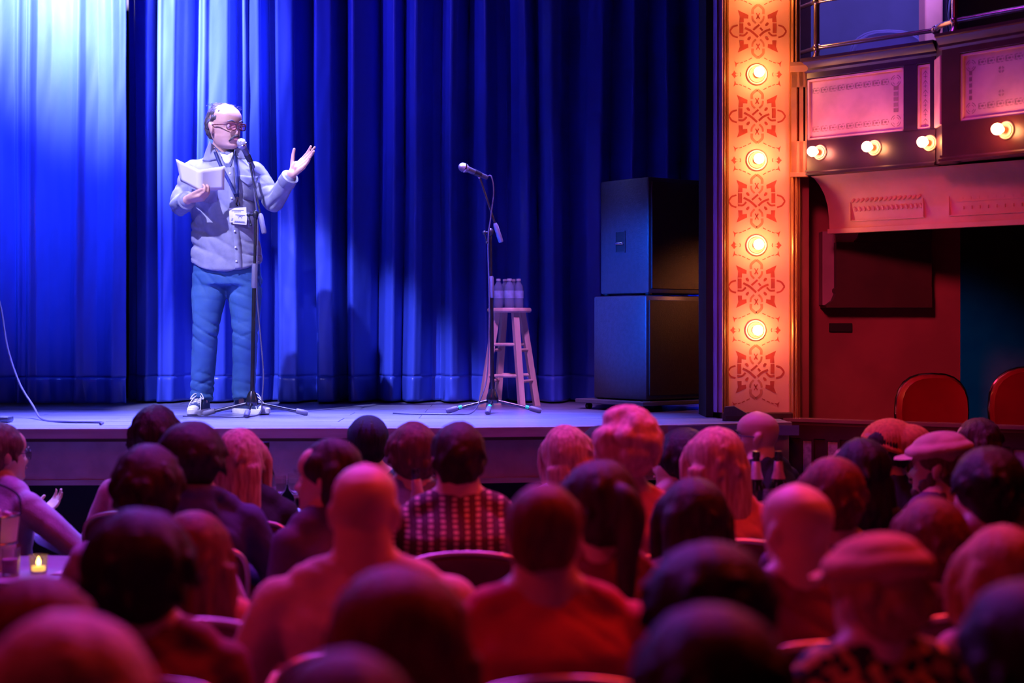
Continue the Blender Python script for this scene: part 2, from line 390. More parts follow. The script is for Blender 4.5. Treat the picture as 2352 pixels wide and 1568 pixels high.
# ---- globe lamps
m_porc = M('porcelain', (.80, .58, .42), .25, ns=5)
def bulb_mat(nm, col, s): return M(nm, (1, 1, 1), .3, emis=col, es=s)
m_bulb = bulb_mat('warm_bulb', (1, .37, .12), 120)
m_bulb2 = bulb_mat('rose_bulb', (1, .26, .16), 85)
m_bulb_y = bulb_mat('warm_bulb_box', (1, .36, .13), 80)
def lamp(loc, nrm, r, label, group, mat):
    rz = math.atan2(nrm[1], nrm[0])+pi/2      # local -y is the outward normal
    t = thing('globe_lamp', label, 'lamp', loc, rz, group)
    Mx = Matrix(((1, 0, 0), (0, 0, -1), (0, 1, 0)))  # lathe z -> -y
    k = r/.054
    G().lathe([(.0, 0), (.054*k, 0), (.056*k, .006*k), (.052*k, .012*k), (.045*k, .010*k), (.042*k, .016*k), (.034*k, .017*k), (.031*k, .012*k), (.0, .012*k)], M=Mx, n=32).build('base', m_porc, t)
    G().lathe([(0, .012*k), (.020*k, .012*k), (.021*k, .045*k), (.018*k, .05*k), (0, .05*k)], M=Mx, n=20).build('socket', m_gold, t)
    c = .050*k+.030
    pr = [(0.011, .046*k), (.013, .05*k)]+[((.0275 if r > .05 else .027)*math.sin(a), c+.0-.0275*math.cos(a)*1.0+.006) for a in np.linspace(.5, pi-.02, 12)]
    G().lathe(pr, M=Mx, n=24).build('bulb', mat, t)
    return t
for i, (px, py) in enumerate(bulbs):
    pos = ['topmost at the frame edge', 'second from top', 'third from top', 'fourth from top', 'lowest']
    lamp((PX(px), DP, PZ(py)), (0, -1), .055, f'lit globe bulb on the stencilled pillar, {pos[i]} of its column', 'globe bulbs down the pillar', m_bulb)
# ================================================================ BALCONY BOXES
def frame(x0, y0, ang):
    dx, dy = cos(R(ang)), sin(R(ang))
    def U(px):   # local x on the front plane seen at image column px
        k = (px-HX)/F
        return (k*y0-x0)/(dx-k*dy)
    def Z(px, py):
        uu = U(px); return CZ-(py-HY)*(y0+dy*uu)/F
    return U, Z
A1 = -45.0; O1 = (1.58, 8.37)
U1, Z1 = frame(*O1, A1)
box1 = struct(empty('balcony_box', (O1[0], O1[1], 0), R(A1)), 'nearer-left balcony box with violet panels above the side door', None)
zb, zt = 2.48, 3.09
L1 = .764
m_pan = M('pale_panel', (.64, .30, .46), .45, ns=6, bump=.04)
m_dk = M('plum_wood', (.030, .008, .035), .33, ns=8)
def front(box, L, U, x_panels, mat):
    # carcass with real recesses: rails and stiles around the panels
    G().b2(0, L, .02, .12, zb, zt-.02).build('carcass', mat, box, False)
    z0, z1 = 2.675, 2.985
    G().b2(0, L, -.012, .03, zb+.02, z0-.012, bev=.003).build('lower_rail', mat, box, False)
    G().b2(0, L, -.012, .03, z1+.004, zt-.05, bev=.003).build('upper_rail', mat, box, False)
    xs_ = [0]+[a for p in x_panels for a in p]+[L]
    for a, b in zip(xs_[::2], xs_[1::2]):
        if b-a > .004: G().b2(a, b, -.012, .03, z0-.02, z1+.01).build('stile', mat, box, False)
    # crown and foot mouldings
    pr = [(.03, 0), (-.012, 0), (-.02, .012), (-.02, .024), (-.04, .045), (-.045, .055), (-.055, .06), (-.055, .075), (.03, .075)]
    G().prism([(y, z) for y, z in pr], L+.02, (-.01, 0, zt-.07), ax='x').build('crown_moulding', mat, box, True, 30)
    pr = [(.03, 0), (-.03, 0), (-.03, .012), (-.018, .02), (-.018, .03), (.03, .03)]
    G().prism(pr, L+.01, (-.005, 0, zb-.005), ax='x').build('foot_moulding', mat, box, True, 30)
    return z0, z1
def panel(box, a, b, z0, z1):
    G().b2(a-.004, b+.004, .008, .03, z0-.015, z1+.004).build('panel', m_pan, box, False)
    f = G(); t = .010
    for q in ((a, b, z0-.012, z0-.012+t), (a, b, z1-t, z1), (a, a+t, z0-.012, z1), (b-t, b, z0-.012, z1)): f.b2(q[0], q[1], -.006, .012, q[2], q[3])
    f.build('panel_bead', m_pan, box, False)
m_ink = M('stencil_ink', (.30, .13, .20), .5, ns=20)
def band(g, x0, x1, z, y=.0068):
    n = max(1, int((x1-x0)/.05)); w_ = (x1-x0)/n
    for i in range(n):
        a = x0+i*w_; s = w_/50
        def q(x, zz, ww, hh): g.add([(x-ww/2, y, zz-hh/2), (x+ww/2, y, zz-hh/2), (x+ww/2, y, zz+hh/2), (x-ww/2, y, zz+hh/2)], [(0, 1, 2, 3)])
        c = a+w_*.5
        q(c-.011, z+.013, .014, .003); q(c+.009, z+.013, .014, .003); q(c-.011, z-.013, .014, .003); q(c+.009, z-.013, .014, .003)
        g.add([(c-.012, y, z), (c, y, z-.006), (c+.012, y, z), (c, y, z+.006)], [(0, 1, 2, 3)])
        q(a+.004, z, .0035, .026); q(a+.010, z, .002, .024)
        g.add([(c-.020, y, z-.008), (c-.014, y, z), (c-.020, y, z+.008)], [(0, 1, 2)]); g.add([(c+.020, y, z-.008), (c+.014, y, z), (c+.020, y, z+.008)], [(0, 1, 2)])
def knot(g, cx, cz, s, y=.0068):
    for k in range(4):
        a = k*pi/2
        for r_, w_ in ((s, .004), (s*.62, .003)):
            p = [(cx+r_*cos(a+t)*1.1, cz+r_*sin(a+t)*1.1) for t in (.25, .55, pi/4, pi/2-.55, pi/2-.25)]
            for (xa, za), (xb_, zb_) in zip(p[:-1], p[1:]):
                d = Vector((xb_-xa, zb_-za)).normalized(); n = Vector((-d.y, d.x))*w_/2
                g.add([(xa+n.x, y, za+n.y), (xb_+n.x, y, zb_+n.y), (xb_-n.x, y, zb_-n.y), (xa-n.x, y, za-n.y)], [(0, 1, 2, 3)])
p1 = (max(.002, U1(1853)), U1(2078)); p2 = (U1(2109), U1(2139))
z0, z1 = front(box1, L1, U1, [p1, p2], m_dk)
panel(box1, *p1, z0, z1); panel(box1, *p2, z0, z1)
g = G(); band(g, p1[0]+.02, p1[1]-.09, z1-.06); band(g, p1[0]+.02, p1[1]-.09, z0+.045)
knot(g, p1[1]-.055, z0+.045, .026); knot(g, p1[1]-.055, z1-.06, .026)
for k in range(5): g.b2(p1[1]-.068, p1[1]-.042, .0066, .0070, z0+.09+k*.028, z0+.11+k*.028)
g.build('stencil_border', m_ink, box1, False)
g = G(); cx = (p2[0]+p2[1])/2
for k in range(6):
    zz = z0+.02+k*.048; y = .0068
    g.add([(cx-.018, y, zz), (cx, y, zz+.016), (cx+.018, y, zz), (cx, y, zz+.024)], [(0, 1, 3), (1, 2, 3)])
    g.b2(cx-.010, cx+.010, .0066, .0070, zz-.009, zz-.006); g.b2(cx-.0015, cx+.0015, .0066, .0070, zz-.018, zz+.008)
g.build('stencil_border', m_ink, box1, False)
# left return with upright slots, lit by the pillar lamps
ret = struct(empty('balcony_return', (1.494, 8.385, 0), R(-14)), 'bronze end piece of the balcony box with two upright slots', None)
Lr = .083
m_br = M('bronze_paint', (.50, .24, .12), .38, metal=.2, ns=6)
for a, b in ((0, .028), (.043, .063), (.074, .083)): G().b2(a, b, 0, .03, zb, zt-.06).build('stile', m_br, ret, False)
G().b2(0, Lr, 0, .03, zb-.005, 2.66).build('lower_rail', m_br, ret, False); G().b2(0, Lr, 0, .03, 2.95, zt-.02).build('upper_rail', m_br, ret, False)
G().b2(0, Lr, .035, .05, zb, zt-.06).build('backing', m_black, ret, False)
G().prism([(.03, 0), (-.012, 0), (-.03, .03), (-.03, .05), (.03, .05)], Lr+.01, (-.005, 0, zt-.06), ax='x').build('crown_moulding', m_br, ret, True, 30)
G().prism([(.03, 0), (-.022, 0), (-.022, .02), (.03, .03)], Lr+.01, (-.005, 0, zb-.01), ax='x').build('foot_moulding', m_br, ret, True, 30)
# box 2
A2 = -52.0; O2 = (2.106, 7.66)
U2, Z2 = frame(*O2, A2)
box2 = struct(empty('balcony_box', (O2[0], O2[1], 0), R(A2)), 'further-right balcony box cut by the frame, with an amber-lit panel', None)
L2 = 1.3; q1 = (U2(2208), U2(2208)+.78)
m_dk2 = M('oxblood_wood', (.075, .014, .02), .33, ns=8)
z0, z1 = front(box2, L2, U2, [q1], m_dk2)
panel(box2, *q1, z0, z1)
g = G(); band(g, q1[0]+.09, q1[1]-.09, z0+.05); band(g, q1[0]+.09, q1[1]-.09, z1-.05)
knot(g, q1[0]+.05, z0+.045, .024); knot(g, q1[0]+.05, z1-.06, .024)
for zz in (z0+.10, z1-.10): knot(g, q1[0]+.22, zz, .013)
for k in range(5): g.b2(q1[0]+.04, q1[0]+.056, .0066, .0070, z0+.085+k*.03, z0+.105+k*.03)
g.build('stencil_border', m_ink, box2, False)
# step between the boxes, a pale panel on its face
stp = struct(empty('balcony_step', (2.118, 7.85, 0), R(-94)), 'narrow pale stepped face between the two balcony boxes', None)
G().b2(0, .19, 0, .1, zb, zt).build('carcass', m_dk, stp, False)
G().b2(.03, .17, -.01, .01, 2.66, 3.0, bev=.004).build('panel', m_pan, stp, False)
# lamps along the fronts
def onbox(O, A, U, px, z):
    uu = U(px); return (O[0]+cos(R(A))*uu+sin(R(A))*.012, O[1]+sin(R(A))*uu-cos(R(A))*.012, z)
n1 = (sin(R(A1)), -cos(R(A1))); n2 = (sin(R(A2)), -cos(R(A2)))
for px, zz, mt, lb in ((1887, 2.592, m_bulb2, 'leftmost'), (2012, 2.59, m_bulb_y, 'middle'), (2139, 2.588, m_bulb_y, 'rightmost')):
    lamp(onbox(O1, A1, U1, px, zz), n1, .040, f'lit globe bulb under the violet balcony panel, {lb} of three', 'globe bulbs along the balcony boxes', mt)
lamp(onbox(O2, A2, U2, 2316, 2.592), n2, .042, 'lit globe bulb under the amber-lit panel at the right frame edge', 'globe bulbs along the balcony boxes', m_bulb_y)

# balcony floor, coved soffit, lintel and underside
m_cove = M('coved_plaster', (.72, .38, .36), .5, ns=3, bump=.10)
cove = struct(empty('balcony_soffit', (1.60, 8.40, 0), R(-44)), 'coved plaster underside of the balcony boxes with relief ornament', None)
def coveprof():
    return [(.0, 2.475), (.035, 2.465), (.09, 2.43), (.135, 2.385), (.165, 2.33), (.18, 2.26), (.185, 2.20), (.20, 2.195), (.30, 2.20), (.30, 2.475)]
G().prism(coveprof(), 1.9, (0, 0, 0), ax='x').build('cove', m_cove, cove, True, 30)
G().b2(0, 1.9, .165, .21, 2.175, 2.20).build('lintel_bead', m_cove, cove, False)
g = G()
for k in range(15):     # leaf relief along the cove
    x = .17+k*.028; g.ell((x, .150, 2.345), (.008, .008, .018), (R(-30), R(30), 0), 8, 6); g.ell((x, .168, 2.30), (.008, .008, .018), (R(-20), R(-30), 0), 8, 6)
g.build('leaf_relief', m_cove, cove)['kind'] = 'stuff'
g = G()
for (a, b) in ((.14, .58), (.72, 1.5)):
    g.b2(a, b, .155, .18, 2.375-.004, 2.379); g.b2(a, b, .172, .19, 2.235, 2.242); g.b2(a, a+.006, .16, .186, 2.24, 2.38); g.b2(b-.006, b, .16, .186, 2.24, 2.38)
g.b2(.76, 1.5, .165, .186, 2.305, 2.312)
for k in range(9): g.box((.80+k*.045, .172, 2.325), (.004, .014, .016)); g.box((.80+k*.045, .176, 2.275), (.004, .014, .016))
g.build('frame_relief', m_cove, cove, False)['kind'] = 'stuff'
# box floor slab and inner room
struct(G().prism([(1.55, 8.55), (1.6, 8.42), (2.13, 7.88), (2.13, 7.72), (3.0, 6.7), (4.6, 6.7), (4.6, 11.2), (1.9, 11.2)], .1, (0, 0, 2.49), ax='z').build('ceiling_under_balcony', m_wood, None, False))
struct(G().b2(1.60, 2.56, 8.95, 9.05, 0, 2.49).build('wall_side', m_wallred, None, False))
struct(G().b2(1.548, 1.62, 8.55, 9.05, 0, 2.49).build('wall_side_return', m_wallred, None, False))
struct(G().b2(2.56, 4.6, 10.6, 10.7, 0, 2.49).build('wall_lobby', M('lobby_wall', (.10, .05, .01), .7), None, False))
struct(G().b2(1.62, 4.6, 10.9, 11.0, 2.59, 5.2).build('wall_balcony_back', M('balcony_wall', (.42, .40, .55), .6, ns=2), None, False))
struct(G().b2(1.56, 1.64, 8.6, 11.0, 2.59, 5.2).build('wall_balcony_side', M('balcony_wall2', (.30, .22, .30), .6), None, False))
m_colu = M('amber_column', (.62, .28, .20), .35, ns=4)
t = struct(G().b2(2.49, 2.60, 9.45, 9.6, 2.59, 5.2, bev=.01).build('balcony_column', m_colu, None, False))
struct(G().b2(2.62, 2.69, 9.4, 9.55, 2.59, 5.2).build('trim_1', m_dk, None, False))
# corbel: boxed wooden casing hung on the side wall
cb = thing('wall_casing', 'dark boxed wood casing with stepped mouldings hanging on the red side wall', 'casing', (0, 0, 0))
D_ = 8.78
xl, xr = (1921-HX)*D_/F, (2140-HX)*D_/F
zz = lambda py: CZ-(py-HY)*D_/F
m_cas = M('casing_wood', (.07, .018, .018), .45, ns=6); m_casl = M('casing_side_lit', (.42, .22, .34), .45, ns=5)
G().b2(xl, xr, D_, 8.95, zz(660), zz(556)).build('case', m_cas, cb, False)
G().prism([(xl, zz(660)), (xl-.012, zz(664)), (xl-.012, zz(670)), (xl-.004, zz(674)), (xl-.02, zz(690)), (xl-.055, zz(700)), (xl-.06, zz(706)), (xr, zz(706)), (xr, zz(660))], .17, (0, D_-.01, 0)).build('foot_moulding', m_cas, cb, True, 25)
G().prism([(xl+.105, zz(556)), (xl+.108, zz(552)), (xl+.125, zz(545)), (xl+.135, zz(532)), (xl+.15, zz(527)), (xr, zz(527)), (xr, zz(556))], .17, (0, D_-.01, 0)).build('head_moulding', m_cas, cb, True, 25)
G().b2(xl-.066, xl-.001, D_+.06, 8.95, zz(700), zz(530)).build('cheek', m_casl, cb, False)  # left face of the casing, violet light put into its colour
G().b2(xl-.001, xl+.14, D_+.04, 8.95, zz(556), zz(525)).build('fillet', m_cove, cb, False)
s = G().b2((1905-HX)*8.94/F, (1957-HX)*8.94/F, 8.93, 8.95, CZ-(762-HY)*8.94/F, CZ-(742-HY)*8.94/F, bev=.003).build('wall_plate', m_black, None, False)
tag(s, 'small black rectangular plate on the red wall below the casing', 'plate')

# ---- brass rail on the boxes
m_rail = M('rail_metal', (.55, .40, .42), .22, metal=.85, ns=8)
rail = thing('balcony_railing', 'shiny metal pipe railing with ball joints on top of the balcony boxes', 'railing', (0, 0, 0))
def fr(O, A, uu, y, z): 
    return Vector((O[0]+cos(R(A))*uu-sin(R(A))*y, O[1]+sin(R(A))*uu+cos(R(A))*y, z))
a0 = Vector((1.535, 8.62, 0)); a1 = fr(O1, A1, .035, .03, 0); a2 = fr(O2, A2, .055, .02, 0); a3 = fr(O2, A2, 1.25, .02, 0)
zl, zh = 3.158, 3.405
for p, r_ in ((a0, .012), (a1, .0165), (a2, .0165), (a3, .0165)):
    G().lathe([(0, 0), (.032, 0), (.030, .012), (.017, .03), (r_, .05), (r_, 1.0), (0, 1.0)], (p.x, p.y, zt+.003), n=16).build('post', m_rail, rail)
a2b = fr(O1, A1, L1-.02, .03, 0)
def pipe(pts, r_=.0125): G().tube(smooth_path(pts, 6), r_, 12).build('rail_pipe', m_rail, rail)
for z in (zl, zh):
    V = lambda p: Vector((p.x, p.y, z))
    pipe([V(a0), V((a0+a1)/2), V(a1)]); pipe([V(a1), V((a1+a2b)/2), V(a2b)]); pipe([V(a2b), V(a2b)*.6+V(a2)*.4+Vector((-.02, -.01, .0)), V(a2)], .014); pipe([V(a2), V((a2+a3)/2), V(a3)])
    for p in (a0, a1, a2, a2b): G().ell(V(p), (.024, .024, .024), n=14, m=10).build('ball_joint', m_rail, rail)

# ---- seats in the upper box (dark shapes behind the rail)
m_dv = M('dark_velvet', (.03, .012, .05), .7, sheen=.3); m_rv = M('red_vinyl', (.36, .008, .015), .35, ns=4); m_chrome = M('chrome', (.8, .75, .8), .12, metal=1)
def roundseat(label, loc, rz, w_, h, mat, grp, leg=.46):
    t = thing('round_back_chair', label, 'chair', loc, rz, grp)
    prof = []
    for i in range(25):
        a = 2*pi*i/24; prof.append((w_/2*np.sign(cos(a))*abs(cos(a))**.75, h/2*np.sign(sin(a))*abs(sin(a))**.75))
    rings = []
    for yy, k in ((-.035, .80), (-.045, .93), (-.02, 1.0), (.02, 1.0), (.04, .93), (.035, .8)):
        rings.append([Vector((x*k, yy, leg+.12+h/2+z*k)) for x, z in prof[:-1]])
    G().loft(rings).build('backrest', mat, t)
    G().tube([Vector((x*1.02, 0, leg+.12+h/2+z*1.02)) for x, z in prof[:-1]]+[Vector((prof[0][0]*1.02, 0, leg+.12+h/2))], .009, 8).build('back_rim', m_chrome if mat.name == 'red_vinyl' else m_dv, t)
    G().b2(-w_/2, w_/2, .02, .44, leg-.07, leg, bev=.03).build('seat', mat, t)
    for sx in (-1, 1):
        for yy in (.05, .40): G().cap((sx*w_*.42, yy, leg-.08), (sx*w_*.46, yy, .012), .012, .010).build('leg', m_chrome, t)
        G().cap((sx*w_*.40, .05, leg-.05), (sx*w_*.40, 0, leg+.2), .011, .011).build('back_upright', m_chrome, t)
    return t
roundseat('round-backed red vinyl chair behind the ledge, against the red wall', (2.26, 8.44, .43), R(8), .40, .40, m_rv, 'red round-backed chairs in the lower box')
roundseat('large round-backed red vinyl chair at the right frame edge behind the ledge', (2.77, 8.30, .43), R(-10), .46, .44, m_rv, 'red round-backed chairs in the lower box')
roundseat('dark upholstered chair in the balcony box, seen through the railing at left', (2.45, 10.2, 2.59), 0, .5, .42, m_dv, 'dark chairs in the balcony boxes')
roundseat('dark upholstered chair behind the railing at the top right corner', (2.62, 8.35, 2.59), R(-35), .60, .42, m_dv, 'dark chairs in the balcony boxes', .44)
struct(G().b2(1.62, 4.4, 8.1, 8.95, .0, .43).build('side_platform', m_wood, None, False)) 

# ---- lower box front: dark wainscot with ledge and pale inserts
lw = struct(empty('wainscot', (1.46, 8.355, 0), math.atan2(-.62, .95)), 'dark wood wainscot with a moulded ledge right of the pillar', None)
def UW(px):
    a = math.atan2(-.62, .95); k = (px-HX)/F; return (k*8.355-1.46)/(cos(a)-k*sin(a))
LW = 2.6
G().b2(0, LW, .0, .05, 0, ST-.02).build('carcass', m_dk2, lw, False)
G().prism([(.08, 0), (-.012, 0), (-.02, .01), (-.035, .018), (-.035, .034), (.08, .034)], LW, (0, 0, ST-.03), ax='x').build('ledge', M('ledge_wood', (.30, .10, .09), .25, ns=8, stretch=(.3, 3, 3)), lw, True, 30)
G().b2(0, LW, -.012, .0, ST-.10, ST-.03).build('upper_rail', m_dk2, lw, False)
m_ins = M('pale_insert', (.55, .40, .42), .5, ns=30, col2=(.36, .22, .26))
for a, b, za, zb_ in ((1845, 1866, .88, 1.07), (1902, 1926, .88, 1.07), (1975, 2080, .62, 1.07), (2120, 2290, .62, 1.07), (2328, 2420, .62, 1.07)):
    ua, ub = UW(a), UW(b)
    if ub-ua < .1 or a > 2300: G().b2(ua, ub, -.006, .01, za, zb_, bev=.002).build('panel_insert', m_ins, lw, False)
    f = G(); t = .012
    for q in ((ua-t, ub+t, za-t, za), (ua-t, ub+t, zb_, zb_+t), (ua-t, ua, za, zb_), (ub, ub+t, za, zb_)): f.b2(q[0], q[1], -.014, .01, q[2], q[3])
    f.build('panel_bead', m_dk2, lw, False)
# ================================================================ PROPS ON THE STAGE
m_cab = M('speaker_cabinet', (.045, .042, .055), .38, ns=40, bump=.15, bs=120, spec=.5)
m_grill = M('speaker_grille', (.030, .014, .014), .4, ns=60, bump=.4, bs=220)
def speaker(label, loc, rz, wl, wr, h):
    # local: corner nearest the house at origin; right face along +x, left face along +y (rotated)
    t = thing('loudspeaker', label, 'loudspeaker', loc, rz, 'stacked loudspeakers')
    G().b2(0, wr, 0, wl, .004, h-.004, bev=.012).build('cabinet', m_cab, t, True, 30)
    G().b2(.02, wr-.02, -.010, .004, .03, h-.03, bev=.004).build('grille', m_grill, t, False)
    for x, y in ((.03, .03), (wr-.03, .03), (.03, wl-.03), (wr-.03, wl-.03)): G().lathe([(0, -.0), (.02, 0), (.02, .006), (0, .006)], (x, y, -.0015)).build('foot', m_black, t)
    return t
c0 = P(1490, 750, 9.0); rzS = math.atan2(.36, .415)-R(3)
lo = (c0.x-.015, 9.0, ST+.062); hi = (c0.x, 9.02, ST+.062+.612+.004)
t = speaker('lower of the two stacked black loudspeakers, orange glow on its right side', lo, rzS, .46, .60, .612)
t2 = speaker('upper of the two stacked black loudspeakers, handle on its blue-lit left side', hi, rzS, .42, .54, .68)
hd = G()   # recessed handle on the left side (local x=0 face)
G().b2(-.003, .003, .20, .275, .25, .37, bev=.002).build('handle_cup', m_black, t2, False)
G().cap((-.012, .21, .30), (-.012, .265, .30), .009, .009).build('handle', m_chrome, t2)
f = G(); 
for q in ((.196, .279, .246, .252), (.196, .279, .368, .374), (.196, .202, .25, .37), (.273, .279, .25, .37)): f.b2(-.006, .002, *q)
f.build('handle_frame', m_cab, t2, False)
dol = thing('speaker_dolly', 'low wheeled dolly board under the stacked loudspeakers', 'dolly', (lo[0], 9.0, ST), rzS)
G().b2(-.06, .62, -.04, .56, .036, .060, bev=.004).build('board', M('dolly_board', (.10, .09, .13), .4), dol, False)
for x, y in ((-.02, .02), (.55, .02), (-.02, .48), (.55, .48)):
    G().lathe([(0, -.012), (.018, -.012), (.018, .012), (0, .012)], (x, y, .018), M=Matrix(((1, 0, 0), (0, 0, 1), (0, 1, 0)))).build('caster', m_black, dol)

# ---- microphone stands
m_pole = M('stand_metal', (.10, .10, .13), .22, metal=.85, ns=30)
m_blk = M('black_plastic', (.02, .02, .028), .4)
m_grey = M('grey_rubber', (.16, .15, .22), .5)
m_mesh = M('mic_mesh', (.50, .48, .55), .35, metal=.6, ns=200, bump=.6, bs=400)
m_mic = M('mic_body', (.12, .12, .15), .35, metal=.4)
m_tape = M('glow_tape', (.03, .85, .45), .4, emis=(.02, .6, .3), es=.25)
def mic_stand(label, base, clutch, clip_, tail, mic_dir, feet, tapes=(), extra=()):
    B = Vector(base); t = thing('microphone_stand', label, 'microphone stand', B, 0, 'microphone stands on stage')
    L = lambda p: Vector(p)-B
    G().lathe([(.0, .055), (.033, .055), (.036, .065), (.034, .09), (.026, .115), (.017, .135), (.0, .135)], n=20).build('hub', m_pole, t)
    top = L(clutch); k = .30
    mid = top*0.52+Vector((0, 0, .135))*0.48; kn = lerp(Vector((0, 0, .135)), top, .60)
    G().tube([(0, 0, .10), kn], .0115, 12).build('lower_pole', m_pole, t)
    a = lerp(Vector((0, 0, .135)), top, .58); b = lerp(Vector((0, 0, .135)), top, .72)
    G().tube([a, lerp(a, b, .05), lerp(a, b, .9), b], [.013, .0165, .0145, .011], 14).build('clutch_grip', m_grey, t)
    G().tube([b, top], .0075, 10).build('upper_pole', m_pole, t)
    G().ell(top, (.018, .018, .024), n=12, m=8).build('boom_joint', m_blk, t)
    kb = top+Vector((-.035, -.02, -.005))
    kn_ = G().cap(top, kb, .006, .006); kn_.ell(kb, (.012, .008, .012), n=10, m=8); kn_.cap(kb, kb+Vector((.012, 0, -.05)), .004, .004); kn_.ell(kb+Vector((.013, 0, -.055)), (.008, .008, .008), n=10, m=8)
    kn_.build('tension_knob', m_blk, t)
    c = L(clip_); tl = L(tail); d = (c-tl).normalized()
    G().tube([tl+d*.09, c], .0065, 10).build('boom_arm', m_pole, t)
    G().tube([tl, tl+d*.006, tl+d*.10, tl+d*.115], [.012, .0145, .0145, .009], 12).build('counterweight', m_grey, t)
    md = Vector(mic_dir).normalized(); q = c+Vector((0, 0, .012))
    G().ell(c, (.011, .011, .014), n=10, m=8).build('swivel', m_chrome, t)
    G().tube([q-md*.01, q+md*.035], [.016, .018], 12).build('mic_clip', m_blk, t)
    for f_ in feet:
        f_ = L(f_); st = Vector((0, 0, .075)); dd = (f_-st).normalized(); en = f_+Vector((0, 0, .012))
        lg = G().tube([st, en], .0095, 10).build('leg', m_pole, t)
        G().tube([en-dd*.06, en-dd*.055, en+dd*.0, en+dd*.008], [.012, .0155, .0165, .011], 10).build('rubber_foot', m_grey, lg)
        if tapes: G().tube([en-dd*.085, en-dd*.065], .0115, 10).build('glow_tape', m_tape, lg)
    # the microphone is its own thing
    mo = B+q
    mt = thing('microphone', extra[0], 'microphone', mo, 0, 'microphones on stands')
    G().tube([-md*.055, -md*.05, md*.07, md*.082], [.010, .0125, .0175, .018], 16).build('body', m_mic, mt)
    Mr = md.to_track_quat('Z', 'Y').to_matrix()
    G().lathe([(0, .080), (.018, .080), (.0255, .094), (.0265, .102), (.0265, .106), (.024, .122), (.016, .132), (.006, .1365), (0, .137)], M=Mr, n=20).build('grille_head', m_mesh, mt)
    G().lathe([(.0268, .099), (.0282, .100), (.0282, .107), (.0268, .108)], M=Mr, n=20, cap=False).build('grille_ring', m_chrome, mt)
    return t, mo, md
DB = 8.62
base = P(579, 0, DB); base.z = ST
cl = P(587, 492, 8.66); cp = P(573, 372, 8.70); tl = P(607, 536, 8.62)
def ft(px, D): v = P(px, 0, D); v.z = ST; return v
st1, mo1, md1 = mic_stand('black boom microphone stand in front of the man on stage', base, cl, cp, tl, P(551, 328, 8.64)-P(569, 366, 8.70), [ft(470, 8.62), ft(704, 8.66), ft(566, 8.42)], extra=('silver-headed microphone held up to the mouth of the man on stage',))
B2 = 8.92
base2 = P(1131, 0, B2); base2.z = ST
st2, mo2, md2 = mic_stand('boom microphone stand with green glow tape beside the wooden stool', base2, P(1127, 533, B2), P(1101, 405, B2-.05), P(1151, 556, B2+.02), P(1062, 374, B2-.12)-P(1104, 392, B2-.06), [ft(1028, 8.88), ft(1240, 8.9), ft(1120, 8.74)], tapes=(1,), extra=('idle microphone pointing left, on the stand beside the stool',))
m_cable = M('cable_rubber', (.10, .09, .15), .45)
def cable(label, pts, r_=.004, n=8):
    tag(G().tube(smooth_path(pts, n), r_, 8).build('microphone_cable', m_cable, None), label, 'cable', 'microphone cables')
tail1 = mo1-md1*.05
cable('thin cable hanging from the microphone down the stand in front of the man', [tail1, tail1+Vector((.01, .0, -.06)), P(584, 440, 8.68), P(592, 520, 8.66), P(590, 640, 8.64), P(592, 700, 8.64), P(600, 790, 8.62), P(605, 860, 8.6), P(602, 915, 8.58), Vector((P(598, 0, 8.56).x, 8.56, ST+.02)), Vector((P(575, 0, 8.5).x, 8.46, ST+.005)), Vector((P(520, 0, 8.5).x, 8.44, ST+.005)), Vector((P(420, 0, 8.5).x, 8.5, ST+.005))])
tail2 = mo2-md2*.05
cable('cable looping from the idle microphone down past the stool', [tail2, P(1128, 405, 8.88), P(1134, 440, 8.88), P(1127, 500, 8.9), P(1121, 560, 8.90), P(1124, 700, 8.90), P(1120, 850, 8.86), P(1108, 905, 8.82), Vector((P(1085, 0, 8.8).x, 8.78, ST+.01)), Vector((P(1040, 0, 8.7).x, 8.68, ST+.005)), Vector((P(940, 0, 8.7).x, 8.72, ST+.005)), Vector((P(900, 0, 8.7).x, 8.8, ST+.005))])
gC = [P(-60, 560, 8.7), P(-5, 680, 8.7), P(18, 800, 8.6), P(45, 880, 8.5), P(75, 930, 8.4)]
gC += [Vector((P(110, 0, 8.3).x, 8.2, ST+.006)), Vector((P(160, 0, 8.1).x, 8.0, ST+.005)), Vector((P(235, 0, 8.0).x, 7.96, ST+.005)), Vector((P(228, 0, 7.8).x, 7.82, ST+.005))]
tag(G().tube(smooth_path(gC, 8), .006, 8).build('microphone_cable', m_cable, None), 'long cable drooping onto the stage from the left frame edge', 'cable', 'microphone cables')
# small flat thing at left edge of stage
tag(G().b2(P(-50, 0, 8.0).x, P(18, 0, 8.0).x, 8.0, 8.1, ST+.001, ST+.03, bev=.008).build('cable_box', m_mic, None), 'small flat dark cable box on the stage at the left frame edge', 'box')

# ---- stool
m_pine = M('pine_wood', (.62, .42, .40), .45, ns=6, stretch=(3, 3, .4), col2=(.50, .32, .30))
sc0 = P(1170, 0, 9.66); sc0.z = ST
stl = thing('wooden_stool', 'round-topped pale wooden bar stool holding water bottles on stage', 'stool', sc0, R(12))
H = .605
G().lathe([(0, H-.028), (.128, H-.028), (.136, H-.02), (.136, H-.008), (.13, H), (0, H)], n=36).build('seat', m_pine, stl)
legs = []
for a in (R(-78), R(12), R(102), R(192)):
    tp = Vector((.085*cos(a), .085*sin(a), H-.028)); bt = Vector((.185*cos(a), .185*sin(a), 0)); legs.append((tp, bt))
    rings = []
    for k in range(2):
        p = (tp, bt)[k]; rings.append([p+Vector((x*cos(a)-y*sin(a), x*sin(a)+y*cos(a), 0)) for x, y in ((-.018, -.018), (.018, -.018), (.018, .018), (-.018, .018))])
    G().loft(rings).build('leg', m_pine, stl, False)
